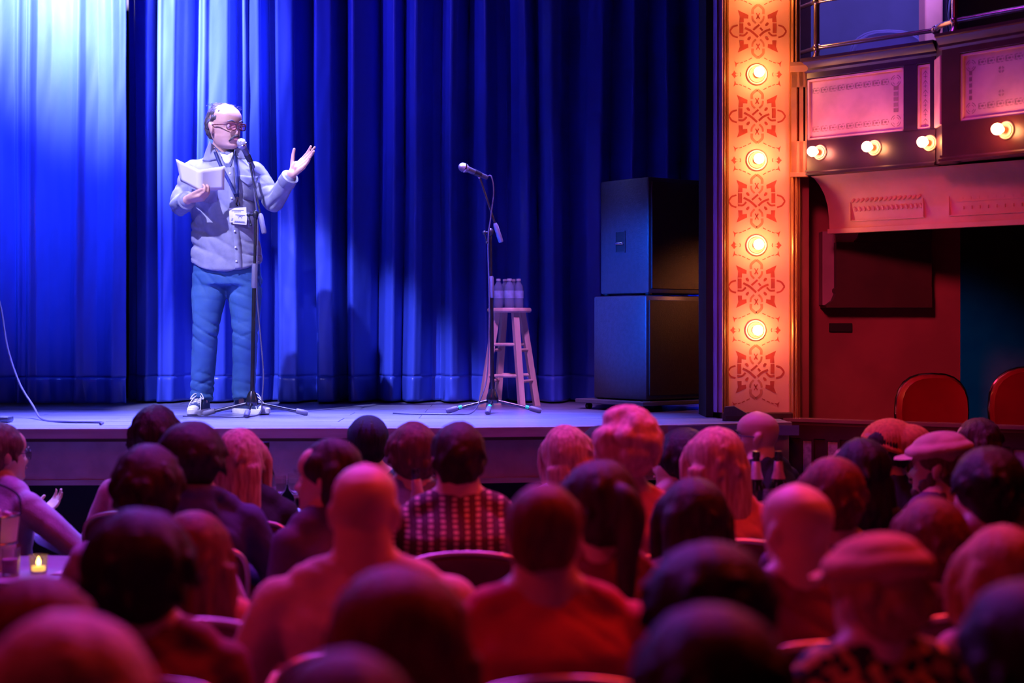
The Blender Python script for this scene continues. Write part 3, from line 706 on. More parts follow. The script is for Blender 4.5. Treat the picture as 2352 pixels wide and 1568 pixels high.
for i in range(4):
    for f_ in (((.60, .66)[i % 2]), ((.27, .33)[i % 2])):
        (t0, b0), (t1, b1) = legs[i], legs[(i+1) % 4]
        G().tube([lerp(b0, t0, f_), lerp(b1, t1, f_)], .0105, 10).build('rung', m_pine, stl)
# ---- water bottles
m_plast = M('clear_plastic', (.42, .55, 1.0), .06, trans=.62, ior=1.3, ns=5)
m_lab = M('bottle_label', (.35, .45, .85), .4, ns=30)
m_capw = M('bottle_cap', (.7, .75, .9), .4)
bt0 = None
for i, (px, dy, lbl) in enumerate(((1145, -.02, 'leftmost'), (1170, -.055, 'front middle'), (1160, .06, 'rear left'), (1179, .05, 'rear right'), (1191, -.015, 'rightmost'))):
    x = (px-HX)*9.66/F; loc = (x, 9.66+dy, ST+H)
    if bt0 is None:
        b_ = thing('water_bottle', '', 'bottle', loc, 0, 'water bottles on the stool'); bt0 = b_
        pr = [(0, 0), (.027, 0), (.030, .006)]
        for k in range(6): pr += [(.0295, .018+k*.012), (.031, .024+k*.012)]
        pr += [(.0305, .10), (.0305, .118), (.027, .135), (.017, .152), (.0125, .160), (.0125, .168)]
        G().lathe(pr, n=18).build('bottle_body', m_plast, b_)
        G().lathe([(.0316, .06), (.0318, .061), (.0318, .105), (.0316, .106)], n=18, cap=False).build('paper_label', m_lab, b_)
        G().lathe([(0, .166), (.0145, .166), (.0145, .179), (.0, .180)], n=16).build('cap', m_capw, b_)
    else: b_ = copytree(bt0); b_.location = loc
    b_['label'] = f'small clear water bottle on the wooden stool, {lbl} of the cluster'
# ================================================================ PEOPLE: shared shapes
def head_geo(g, Mx, s=1.0, jaw=1.0, n=44, nose=1.0):
    """head facing local +Y, centre at mid height"""
    Hh = .232*s; m = 34; rings = []
    front = [(0, .062), (.03, .082), (.08, .090), (.15, .083), (.19, .085), (.225, .089), (.245, .083), (.265, .088), (.30, .084), (.38, .081), (.46, .078), (.52, .077), (.57, .087), (.62, .090), (.70, .089), (.78, .083), (.86, .068), (.93, .044), (.975, .02), (1, .0)]
    back = [(0, .005), (.06, -.02), (.14, -.045), (.22, -.062), (.35, -.082), (.45, -.094), (.6, -.103), (.72, -.100), (.83, -.086), (.92, -.058), (.97, -.03), (1, -.0)]
    wid = [(0, .022), (.03, .034), (.09, .046), (.18, .056), (.28, .062), (.4, .068), (.52, .073), (.65, .076), (.76, .074), (.85, .064), (.92, .048), (.97, .027), (1, .002)]
    for i in range(m+1):
        t = i/m; t = .5-.5*math.cos(pi*min(max(t*.98+.01, 0), 1)); 
        f = interp(front, t)[0]*s; b = interp(back, t)[0]*s; w_ = interp(wid, t)[0]*s
        if t < .3: w_ *= jaw
        ring = []
        for j in range(n):
            a = 2*pi*j/n; sa, ca = sin(a), cos(a)
            x = w_*np.sign(ca)*abs(ca)**.92
            if sa >= 0:
                y = f*abs(sa)**(.78 if t < .6 else .9)
            else: y = b*abs(sa)**.9
            cx = x/s; z = (t-.5)*Hh
            if sa > 0:
                # eye sockets, cheeks, nose, lips
                for ex in (-.032, .032):
                    y -= .011*s*math.exp(-((cx-ex)/.017)**2-((t-.49)/.05)**2)
                    y += .005*s*math.exp(-((cx-ex*1.25)/.018)**2-((t-.37)/.06)**2)
                nz = 0
                if .27 < t < .56:
                    q = interp([(.27, 0), (.30, .010), (.335, .028), (.37, .026), (.46, .013), (.52, .006), (.56, 0)], t)[0]
                    wn = interp([(.27, .014), (.34, .0145), (.40, .011), (.56, .009)], t)[0]
                    nz = q*math.exp(-(cx/wn)**2*.9)*nose
                y += nz*s
            ring.append(Mx @ Vector((x, y, z)))
        rings.append(ring)
    g.loft(rings)
    for sx in (-1, 1):
        for c, r in (((.078, -.012, -.012), (.009, .019, .031)), ((.081, -.020, .000), (.008, .016, .020)), ((.077, -.008, -.032), (.007, .011, .014))):
            R3 = Mx.to_3x3() @ Euler((R(12), 0, -sx*R(22))).to_matrix()
            g.ell(Mx @ Vector((sx*c[0]*s, c[1]*s, c[2]*s)), [q*s for q in r], R3.to_euler(), 14, 9)
def hand_geo(g, wrist, d, nrm, side, curl=.5, s=1.0, thumb=.6, spread=.06, curls=None, tcurl=.3):
    """d: toward the fingers; nrm: out of the palm; side=+1 puts the thumb on d x nrm side"""
    wrist = Vector(wrist); d = Vector(d).normalized(); nrm = Vector(nrm); nrm = (nrm-d*nrm.dot(d)).normalized(); lat = d.cross(nrm)*side
    W = lambda a, l, o: wrist+(d*a+lat*l+nrm*o)*s
    ks = []
    for i, (l, a) in enumerate(((.030, .088), (.011, .094), (-.009, .090), (-.028, .080))):
        g.cap(W(.005, l*.55, 0), W(a, l, 0), .014*s, .0112*s, 10, 3); ks.append(W(a, l, 0))
    g.ell(W(.045, .0, .002), (.018*s, .018*s, .018*s), n=10, m=6)
    g.cap(W(.01, .015, .004), W(.05, .030, .008), .016*s, .013*s, 10, 3)
    fl = (.92, 1.03, .96, .76)
    for i, k in enumerate(ks):
        c = (curls[i] if curls else curl); p = k; ang = c*.55; dev = (1.5-i)*spread
        r = .0092*s*(1-.07*(i == 3)*1.5)
        for L in (.043, .027, .021):
            dd = (d*cos(ang)+nrm*sin(ang)+lat*dev).normalized(); q = p+dd*L*fl[i]*s
            g.cap(p, q, r, r*.92, 9, 3); p = q; r *= .92; ang += c*.85
    p = W(.018, .026, .006); ang = thumb; r = .0125*s
    for L, add in ((.042, 0), (.032, tcurl), (.024, tcurl)):
        ang -= add; dd = (d*cos(ang)+lat*sin(ang)+nrm*.25*(1+add)).normalized(); q = p+dd*L*s
        g.cap(p, q, r, r*.86, 10, 3); p = q; r *= .88
def ering(c, a, b, n=28, pw=.85, M_=None):
    out = []
    for j in range(n):
        t = 2*pi*j/n
        v = Vector((a*np.sign(cos(t))*abs(cos(t))**pw, b*np.sign(sin(t))*abs(sin(t))**pw, 0))
        if M_ is not None: v = M_ @ v
        out.append(Vector(c)+v)
    return out
m_skin = M('skin', (.62, .36, .27), .48, col2=(.58, .32, .24), ns=9, bump=.05, bs=90)
m_skin2 = M('skin_deep', (.42, .22, .15), .48, col2=(.38, .19, .13), ns=9)
m_eye = M('eye_white', (.8, .78, .75), .2); m_iris = M('iris_dark', (.03, .02, .015), .15)

# ================================================================ THE MAN ON STAGE
DM = 8.82
root = P(525, 0, DM); root.z = ST
man = thing('person', 'balding man in glasses and grey overshirt reading from a sheet at the stage microphone', 'person', root)
def W(px, py, D=DM): return P(px, py, D)-root
hc = W(517, 290, 8.80)
HMx = Matrix.Translation(hc) @ Euler((R(-5), R(2), R(-132)), 'XYZ').to_matrix().to_4x4()
HS = 1.10
hand_r = (W(430, 459, 8.56)); hand_l = W(670, 400, 8.66)
g = G(); head_geo(g, HMx, HS, 1.04, nose=1.05)
g.cap(hc+Vector((-.01, .025, -.06)), W(510, 366, 8.86), .060, .066)
rings = [ering(W(520, 600), .16, .11), ering(W(518, 520), .155, .11), ering(W(515, 430), .165, .11), ering(W(512, 390), .165, .09), ering(W(510, 368), .08, .06)]
g.loft(rings)
shR, elR = W(444, 393, 8.84), W(411, 474, 8.80); shL, elL = W(583, 396, 8.84), W(628, 465, 8.80)
g.cap(shR, elR, .048, .042); g.cap(elR, hand_r, .040, .028); g.cap(shL, elL, .048, .042); g.cap(elL, hand_l, .040, .028)
hipR, knR, anR = W(480, 625), W(470, 765, 8.76), W(465, 905, 8.82)
hipL, knL, anL = W(562, 625), W(563, 765, 8.78), W(561, 905, 8.84)
for a, b, c in ((hipR, knR, anR), (hipL, knL, anL)):
    g.cap(a, b, .078, .048); g.cap(b, c, .045, .034); g.cap(c, c+Vector((.0, -.01, -.05)), .034, .030)
# right hand grips the folded sheet: fingers toward the lens side, curling to the right
hand_geo(g, hand_r, Vector((.90, -.30, .10)), Vector((.35, .1, .90)), 1, s=1.02, curls=(1.0, 1.05, 1.1, 1.15), thumb=.25, tcurl=.1, spread=.02)
# left hand open, palm up and toward the house
dL = (W(722, 350, 8.60)-hand_l).normalized()
hand_geo(g, hand_l, dL, Vector((-.35, -.80, .62)), -1, s=1.10, curls=(.15, .10, .14, .22), thumb=.95, tcurl=.15, spread=.05)
g.remesh('body', m_skin, man, vox=.0052, smooth=3)
# eyes, brows, moustache
def HL(x, y, z): return HMx @ Vector((x*HS, y*HS, z*HS))
for sx in (-1, 1):
    e = G().ell(HL(sx*.032, .066, -.002), (.0125, .0125, .0125), n=14, m=10).build('eye', m_eye, man)
    G().ell(HL(sx*.032, .0765, -.002), (.005, .005, .005), n=10, m=8).build('iris', m_iris, e)
m_hairg = M('greying_brown_hair', (.035, .022, .022), .6, col2=(.10, .08, .08), ns=60, stretch=(1, 1, .35), bump=.5, bs=120, lo=.35, hi=.7)
for sx in (-1, 1):
    G().tube([HL(sx*.014, .097, .022), HL(sx*.032, .094, .028), HL(sx*.050, .082, .022)], [.003, .005, .002], 8).build('eyebrow', m_hairg, man)
def face_y(px_, pz):  # front of the head at local x, z
    return 0
g = G()
g.tube([HL(-.034, .078, -.078), HL(-.026, .087, -.064), HL(-.012, .098, -.050), HL(0, .101, -.048), HL(.012, .098, -.050), HL(.026, .087, -.064), HL(.034, .078, -.078)], [.004, .006, .0075, .006, .0075, .006, .004], 10)
g.remesh('moustache', m_hairg, man, vox=.003, smooth=1, disp=lambda c, n: c+n*(.0016*lump(c, 420, 2, 2))[:, None])
g = G(); g.tube([HL(-.018, .094, -.060), HL(0, .100, -.0585), HL(.018, .094, -.060)], [.003, .0055, .003], 8); g.tube([HL(-.014, .094, -.067), HL(0, .099, -.0685), HL(.014, .094, -.067)], [.003, .006, .003], 8)
g.build('lips', M('lips', (.50, .17, .16), .4), man)
# hair: horseshoe at sides and back, wispy on top
g = G()
Eh = HMx.to_3x3()
def hell(c, r, e=(0, 0, 0)): g.ell(HL(*c), [q*HS for q in r], (Eh @ Euler(e).to_matrix()).to_euler(), 12, 8)
rs = np.random.RandomState(11)
def hsurf(az, el): return (.073*cos(el)*sin(az), -.008+.094*cos(el)*cos(az), .010+.100*math.sin(el))
for k in range(420):
    az = rs.uniform(R(62), R(298)); el = rs.uniform(R(-38), R(58)); aa = min(az, 2*pi-az)
    if aa < R(100) and (el < R(10) or el > R(42)): continue
    if aa < R(80) and (el < R(16) or el > R(36)): continue
    if R(100) < aa < R(125) and el < R(-8) : continue
    c = hsurf(az, el); r_ = rs.uniform(.011, .017)*(1.15 if aa > R(120) else .85); hell(c, (r_, r_, r_*1.4))
for k in range(80):
    az = -rs.uniform(R(42), R(115)); el = rs.uniform(R(46), R(68)); c = hsurf(az, el); hell(c, (.014, .014, .011))
for k in range(60):
    az = rs.uniform(R(120), R(250)); el = rs.uniform(R(45), R(80)); c = hsurf(az, el); hell(c, (.014, .014, .012))
def hair_disp(c, n): return c+n*(.0030*lump(c, 75, 5, 3)+.0018*lump(c*np.array([1, 1, .4]), 330, 8, 2))[:, None]
ho = g.remesh('hair', m_hairg, man, vox=.0045, smooth=1, disp=hair_disp)
bm = bmesh.new(); bm.from_mesh(ho.data); seen = set(); kill = []
for v0 in bm.verts:      # keep only the joined mass of hair, no stray specks
    if v0.index in seen: continue
    isl = [v0]; seen.add(v0.index)
    for v in isl:
        for ed in v.link_edges:
            w_ = ed.other_vert(v)
            if w_.index not in seen: seen.add(w_.index); isl.append(w_)
    if len(isl) < 2500: kill += isl
bmesh.ops.delete(bm, geom=kill, context='VERTS'); bm.to_mesh(ho.data); bm.free()
rs = np.random.RandomState(3); g = G()
for k in range(90):   # loose strands on the crown
    a = rs.uniform(-1.5, 1.5); x = .07*math.sin(a); y = rs.uniform(-.07, .055); zc = .112-.30*x*x*10-.9*max(0, y-.0)**2*12-.0*y
    if y > -.015 and x > -.025: continue
    p = HL(x, y, zc); d = Vector((rs.uniform(-.02, .02), rs.uniform(-.01, .01), rs.uniform(.004, .016)))
    g.tube([p, p+d*.5, p+d+Vector((.008, 0, -.002))], [.0010, .0008, .0003], 4)
o = g.build('loose_hair', m_hairg, man); o['kind'] = 'stuff'
# glasses
m_tort = M('tortoiseshell', (.16, .035, .03), .2, col2=(.05, .015, .02), ns=60)
m_lens = M('rose_lens', (.85, .38, .55), .05, trans=.75, ior=1.2)
gl = empty('glasses'); gl.parent = man
def rrect(cx, cz, a, b, n=20): return [(cx+a*np.sign(cos(t))*abs(cos(t))**.6, cz+b*np.sign(sin(t))*abs(sin(t))**.7) for t in [2*pi*k/n for k in range(n)]]
g = G()
for sx in (-1, 1):
    pts = [HL(x, .104-abs(x)*.22, z) for x, z in rrect(sx*.034, -.004, .026, .0165)]; pts.append(pts[0])
    g.tube(pts, .0026, 6)
    g.tube([HL(sx*.060, .092, .004), HL(sx*.074, .075, .006), HL(sx*.082, .02, .004), HL(sx*.084, -.02, .0), HL(sx*.082, -.03, -.012)], .0028, 6)
    L_ = G(); L_.add([HL(x, .1035-abs(x)*.22, z) for x, z in rrect(sx*.034, -.004, .025, .0155)], [tuple(range(20))])
    L_.build('lens', m_lens, gl)
g.tube([HL(-.009, .104, .002), HL(0, .107, .004), HL(.009, .104, .002)], .0025, 6)
for sx in (-1, 1): g.tube([HL(sx*.010, .103, .010), HL(sx*.034, .099, .0135), HL(sx*.060, .092, .010)], .0040, 6)
g.build('frame', m_tort, gl)

# ---- jacket (overshirt)
m_jack = M('grey_twill', (.25, .26, .33), .75, col2=(.21, .22, .28), ns=20, bump=.10, bs=260)
m_jackd = M('grey_twill_inner', (.10, .11, .20), .7, ns=20)
g = G()
rows = [(624, 521, .203, .150), (600, 521, .200, .150), (560, 519, .194, .148), (520, 516, .187, .144), (480, 514, .182, .140), (440, 513, .186, .140), (410, 512, .190, .132), (390, 511, .184, .115), (375, 510, .150, .098), (362, 509, .108, .082), (350, 509, .078, .070)]
g.loft([ering(W(cx, py), a, b, 36, .88) for py, cx, a, b in rows])
g.cap(shR, elR, .070, .060, 18); g.cap(elR, lerp(elR, hand_r, .90), .058, .047, 18)
g.cap(shL, elL, .068, .060, 18); g.cap(elL, lerp(elL, hand_l, .86), .058, .046, 18)
g.cap(W(480, 378, 8.84), shR, .05, .062); g.cap(W(545, 378, 8.84), shL, .05, .060)
hemz = W(0, 622).z; cxm = W(521, 0).x
def crease(c, d, f, seed, mask=9):
    ph = c@np.array(d)*f+2.2*lump(c, 9, seed, 2)
    m_ = np.clip(lump(c, mask, seed+1, 2)+.15, 0, 1)
    return -(np.clip(1-np.abs(np.sin(ph)), 0, 1)**2.5)*m_
def jdisp(c, n):
    d = .0065*lump(c*np.array([1, 1, .8]), 16, 11, 3)
    for p, rr in ((elR, .13), (elL, .15)):
        q = np.linalg.norm(c-np.array(p), axis=1); wgt = np.exp(-(q/rr)**2)
        d += .026*wgt*crease(c, (.7, .1, .7), 62, 31, 14)+.020*wgt*crease(c, (-.2, .3, .9), 48, 37, 14)
    d += .020*crease(c, (.5, .1, .8), 30, 41, 7)+.022*crease(c, (.8, .1, .5), 24, 47, 8)
    wz = np.exp(-((c[:, 2]-W(0, 560).z)/.12)**2); d += .018*wz*crease(c, (.3, 0, .9), 44, 53, 9)
    c2 = c+n*d[:, None]
    t = np.clip((hemz+.10-c[:, 2])/.10, 0, 1); u_ = np.abs(c[:, 0]-cxm)/.19
    c2[:, 2] += t*.045*np.clip(u_, 0, 1.05)**2.5*(np.abs(c[:, 0]-cxm) < .26)
    return c2
jack = g.remesh('overshirt', m_jack, man, vox=.0075, smooth=4, disp=jdisp)
def bvh_of(o):
    m = o.data; return BVHTree.FromPolygons([v.co.copy() for v in m.vertices], [tuple(p.vertices) for p in m.polygons])
bod = [o for o in man.children if o.name.startswith('body')][0]
jb = bvh_of(jack)
def _both():
    vs_, fs_ = [], []
    for o in (jack, bod):
        n = len(vs_); vs_ += [v.co.copy() for v in o.data.vertices]; fs_ += [tuple(i+n for i in p.vertices) for p in o.data.polygons]
    return BVHTree.FromPolygons(vs_, fs_)
jb2 = _both()
def onsurf(px, py, off=.004, bv=None):
    """point on the garment seen from the house side"""
    o_ = Vector((0, 0, CZ))-root; t = W(px, py, 8.6); d = (t-o_).normalized()
    h, nn, _, _ = (bv or jb).ray_cast(o_, d)
    if h is None: return None
    return h-d*off
def patch(name, pts, mat, parent, off=.006, th=.004, div=2, bv=None, smooth_n=3):
    bm = bmesh.new(); vs_ = [bm.verts.new((p[0], 0, p[1])) for p in pts]; f = bm.faces.new(vs_)
    bmesh.ops.triangulate(bm, faces=[f])
    for _ in range(div): bmesh.ops.subdivide_edges(bm, edges=bm.edges[:], cuts=1, use_grid_fill=True); bmesh.ops.triangulate(bm, faces=bm.faces[:])
    miss = []; O_ = Vector((0, 0, CZ))-root
    pp_ = [(v.co.x, v.co.z) for v in bm.verts]; dep = []
    for a_, b_ in pp_:
        p = onsurf(a_, b_, off, bv or jb2); dep.append((p+root).y if p is not None else None)
    ok = [d_ for d_ in dep if d_ is not None]; av = sum(ok)/len(ok)
    dep = [d_ if d_ is not None else av for d_ in dep]
    bm.verts.index_update(); nb = [[e.other_vert(v).index for e in v.link_edges] for v in bm.verts]
    for _ in range(smooth_n): dep = [min(d_, .5*d_+.5*sum(dep[j] for j in nb_)/len(nb_))-.0002 if False else .5*d_+.5*sum(dep[j] for j in nb_)/len(nb_) for d_, nb_ in zip(dep, nb)]
    for v, (a_, b_), d_ in zip(bm.verts, pp_, dep): v.co = W(a_, b_, d_)
    bmesh.ops.recalc_face_normals(bm, faces=bm.faces[:])
    m = bpy.data.meshes.new(name); bm.to_mesh(m); bm.free(); m.materials.append(mat)
    m.polygons.foreach_set('use_smooth', [True]*len(m.polygons))
    o = bpy.data.objects.new(name, m); COL.objects.link(o)
    if parent: o.parent = parent
    md = o.modifiers.new('s', 'SOLIDIFY'); md.thickness = th; md.offset = 0
    return o
def ribbon(name, pts, wpx, mat, parent, off=.006, th=.002, n=14):
    P2 = [Vector((a, b, 0)) for a, b in pts]; q = smooth_path(P2, n) if len(P2) > 2 else [P2[0].lerp(P2[1], k/n) for k in range(n+1)]
    L = []
    for i, p in enumerate(q):
        t = (q[min(i+1, len(q)-1)]-q[max(i-1, 0)]).normalized(); nn = Vector((-t.y, t.x, 0))*wpx/2
        a_, b_ = onsurf((p+nn).x, (p+nn).y, off, jb2), onsurf((p-nn).x, (p-nn).y, off, jb2)
        if a_ is None or b_ is None: continue
        L.append([a_, b_])
    vs_ = [v for a in L for v in a]; g_ = G(); g_.add(vs_, [(2*i, 2*i+1, 2*i+3, 2*i+2) for i in range(len(L)-1)])
    o = g_.build(name, mat, parent); md = o.modifiers.new('s', 'SOLIDIFY'); md.thickness = th; md.offset = 0; return o
patch('shirt_front', [(487, 330), (500, 345), (516, 380), (524, 388), (532, 380), (541, 345), (536, 338), (512, 352)], m_jackd, man, .003, .004, 3)
patch('tee_shirt', [(505, 352), (511, 364), (518, 376), (527, 376), (533, 362), (536, 348), (522, 356)], M('white_cotton', (.72, .72, .76), .8), man, .010, .004, 2)
def collar(pts, nm='collar'): patch(nm, pts, m_jack, man, .016, .007, 3, smooth_n=14)
collar([(482, 323), (473, 345), (465, 369), (480, 370), (495, 366), (502, 362), (496, 350), (488, 334)])
collar([(540, 340), (541, 352), (546, 365), (560, 366), (573, 364), (568, 352), (560, 344), (550, 339)])
collar([(483, 326), (488, 336), (497, 352), (505, 368), (510, 378), (502, 374), (494, 362), (486, 345)], 'collar_stand')
ribbon('placket', [(529, 384), (532, 430), (537, 500), (545, 560), (548, 618)], 15, m_jack, man, .005, .003)
g = G()
for bx, by in ((528, 398), (529, 419), (532, 455), (539, 531), (541, 568), (543, 600)):
    c = onsurf(bx, by, .009); b_ = G().ell(c, (.0062, .003, .0062), n=12, m=6).build('button', M('pearl_button', (.8, .8, .85), .2), man)
patch('pocket_flap', [(550, 402), (593, 405), (592, 414), (573, 428), (551, 412)], m_jack, man, .007, .003, 2)
patch('pocket', [(553, 409), (589, 411), (588, 455), (580, 462), (556, 455)], m_jack, man, .004, .002, 2)
patch('pocket_flap', [(462, 412), (503, 410), (503, 420), (482, 432), (462, 422)], m_jack, man, .007, .003, 2)
patch('pocket', [(464, 418), (500, 418), (500, 462), (482, 468), (464, 462)], m_jack, man, .004, .002, 2)
for c_, d_, r_ in ((lerp(elR, hand_r, .84), (hand_r-elR), .0495), (lerp(elL, hand_l, .80), (hand_l-elL), .0485)):
    q = d_.normalized(); G().tube([c_-q*.03, c_-q*.025, c_+q*.028, c_+q*.032], [r_*.98, r_*1.04, r_*1.02, r_*.86], 24, True).build('cuff', m_jack, man)
# ---- jeans
m_jean = M('washed_denim', (.018, .075, .20), .75, col2=(.04, .12, .27), ns=5, bump=.10, bs=320, lo=.35, hi=.65)
g = G()
g.loft([ering(W(521, 600), .180, .125, 28), ering(W(521, 630), .192, .130, 28), ering(W(521, 655), .190, .125, 28)])
for (a, b, c, kx) in ((W(484, 640), W(472, 765, 8.77), W(464, 900, 8.82), -1), (W(562, 640), W(563, 765, 8.79), W(560, 900, 8.84), 1)):
    pts = [a, a.lerp(b, .35), a.lerp(b, .7), b, b.lerp(c, .3), b.lerp(c, .65), c, c+Vector((0, -.01, -.045))]
    g.tube(pts, [.100, .096, .082, .074, .070, .065, .064, .062], 26)
ancz = W(0, 905).z; knz = W(0, 768).z
def pdisp(c, n):
    d = .003*lump(c, 17, 21, 3)
    d += .007*crease(c, (.3, .1, .95), 40, 61, 8)
    wk = np.exp(-((c[:, 2]-knz)/.09)**2); d += .020*wk*crease(c, (.45, 0, .9), 52, 67, 10)+.012*wk*crease(c, (-.5, .1, .85), 44, 69, 10)
    wa = np.exp(-((c[:, 2]-ancz-.03)/.09)**2); d += .020*wa*crease(c, (.35, .1, .9), 62, 71, 12)+.014*wa*crease(c, (-.5, 0, .85), 55, 73, 12)+.003*wa
    wh = np.exp(-((c[:, 2]-W(0, 648).z)/.07)**2); d += .014*wh*crease(c, (.8*1, 0, .6), 50, 79, 12)
    return c+n*d[:, None]
jn = g.remesh('jeans', m_jean, man, vox=.0075, smooth=3, disp=pdisp)
# ---- shoes
m_sole = M('white_rubber', (.80, .80, .84), .45, ns=20); m_canv = M('navy_canvas', (.03, .05, .12), .7, ns=60, bump=.2, bs=200); m_lace = M('white_lace', (.78, .78, .84), .7)
def shoe(c, ang):
    s_ = empty('shoe', c, ang); s_.parent = man      # toes toward local -y
    out = [(.040*math.copysign(abs(cos(t))**.8, cos(t))*(1.12 if sin(t) < -.2 else .92), .145*math.copysign(abs(sin(t))**.75, sin(t))) for t in [2*pi*k/32 for k in range(32)]]
    g = G(); rings = []
    for z, k in ((0, .97), (.004, 1.0), (.026, 1.0), (.030, .97)): rings.append([Vector((x*k, y*k-.05, z+(.006 if y < -.12 else 0))) for x, y in out])
    g.loft(rings).build('sole', m_sole, s_)
    g = G(); rings = []
    for z, k, y0, y1 in ((.026, .93, -.187, .086), (.045, .90, -.175, .086), (.062, .82, -.13, .084), (.080, .76, -.075, .080), (.098, .80, -.045, .078)):
        rings.append([Vector((x*k, lerp(y0, y1, (y+.145)/.29), z)) for x, y in out])
    g.loft(rings).build('upper', m_canv, s_)
    G().ell((0, -.150, .034), (.034, .038, .022), n=18, m=10).build('toe_cap', m_sole, s_)
    g = G()
    for k in range(5):
        y = -.125+k*.019; z = .062+k*.0095
        g.cap((-.024, y, z-.006), (.024, y+.012, z+.004), .0034, .0034, 6, 2); g.cap((.024, y, z-.006), (-.024, y+.012, z+.004), .0034, .0034, 6, 2)
    for sx in (-1, 1): g.tube(smooth_path([(0, -.05, .108), (sx*.02, -.075, .115), (sx*.038, -.09, .088), (sx*.02, -.08, .095)], 5), .0028, 6); g.tube(smooth_path([(0, -.05, .108), (sx*.018, -.08, .098), (sx*.032, -.12, .062), (sx*.036, -.135, .03)], 5), .0026, 6)
    g.build('laces', m_lace, s_)
fR = W(465, 948); fR.z = 0; fL = W(561, 948); fL.z = 0; fR.y = .0; fL.y = .02
shoe(fR, R(-8)); shoe(fL, R(52))

# ---- folded sheet in the right hand
m_paper = M('paper', (.80, .80, .84), .7, ns=3, col2=(.76, .76, .80))
pp = empty('folded_sheet', root); tag(pp, 'folded paper sheet held open in the right hand of the man on stage', 'paper')
fa, fb = W(457, 390, 8.47), W(457, 438, 8.50)
l1, l2 = W(404, 365, 8.60), W(415, 416, 8.62); r1, r2 = W(516, 381, 8.55), W(515, 436, 8.58)
def leaf(a, b, c, d):
    g_ = G(); n = 6; vs_ = []
    for i in range(n+1):
        for j in range(n+1):
            u_, v_ = i/n, j/n; p = a.lerp(b, u_).lerp(d.lerp(c, u_), v_); p.y += .010*math.sin(pi*u_)*(1 if v_ > .0 else 1); vs_.append(p)
    g_.add(vs_, [(i*(n+1)+j, (i+1)*(n+1)+j, (i+1)*(n+1)+j+1, i*(n+1)+j+1) for i in range(n) for j in range(n)])
    o = g_.build('leaf', m_paper, pp); md = o.modifiers.new('s', 'SOLIDIFY'); md.thickness = .0008; return o
leaf(fa, l1, l2, fb); leaf(fa, r1, r2, fb)

# ---- lanyard with badges
m_lan = M('navy_strap', (.015, .025, .12), .6, ns=80); m_card = M('badge_card', (.80, .80, .84), .5, ns=8); m_inkd = M('badge_print', (.10, .10, .25), .6)
ln = empty('name_badge', root); tag(ln, 'white badge on a navy lanyard round the neck of the man on stage', 'badge')
ribbon('strap', [(490, 338), (505, 376), (528, 420), (543, 452)], 7.5, m_lan, ln, .024, .0015)
ribbon('strap', [(539, 344), (542, 380), (545, 420), (545, 452)], 7.5, m_lan, ln, .024, .0015)
c = onsurf(545, 460, .03)
g = G(); g.tube([c+Vector((0, 0, .02)), c, c+Vector((-.006, 0, -.02)), c+Vector((.004, 0, -.032))], .004, 8); g.tube([c+Vector((.012, 0, -.004)), c+Vector((.014, 0, -.03))], .003, 8); g.build('clip', m_chrome, ln)
def card(x0, x1, y0, y1, off, tilt):
    cc = onsurf((x0+x1)/2, (y0+y1)/2, off); w_ = (x1-x0)/409; h_ = (y1-y0)/409
    k = empty('card', cc); k.parent = ln; k.rotation_euler = (0, tilt, R(4))
    G().b2(-w_/2, w_/2, -.0015, .0015, -h_/2, h_/2, bev=.001).build('holder', m_card, k, False)
    g_ = G()
    for zz_, ww in ((.30, .7), (-.34, .82)): g_.b2(-w_/2*ww, w_/2*ww, -.0024, -.0016, h_*zz_-.0016, h_*zz_+.0016)
    n = 12
    for i in range(n): g_.b2(-w_*.36+i*w_*.06, -w_*.36+i*w_*.06+w_*.035, -.0024, -.0016, -h_*.30, -h_*.30+h_*.09)
    for i in range(8): g_.b2(-w_*.2+i*w_*.05, -w_*.2+i*w_*.05+w_*.03, -.0024, -.0016, h_*.18, h_*.18+h_*.06)
    for i in range(9):
        a = pi*i/8; g_.box((.009*cos(a), -.002, .002+.009*sin(a)), (.004, .0008, .002), ry=a-pi/2)
    g_.build('print', m_inkd, k, False)
card(527, 566, 477, 510, .028, R(-3)); card(536, 567, 489, 515, .034, R(4))
# ================================================================ AUDIENCE
def crease(c, d, f, seed, mask=9):
    ph = c@np.array(d)*f+2.2*lump(c, 9, seed, 2)
    m_ = np.clip(lump(c, mask, seed+1, 2)+.15, 0, 1)
    return -(np.clip(1-np.abs(np.sin(ph)), 0, 1)**2.5)*m_
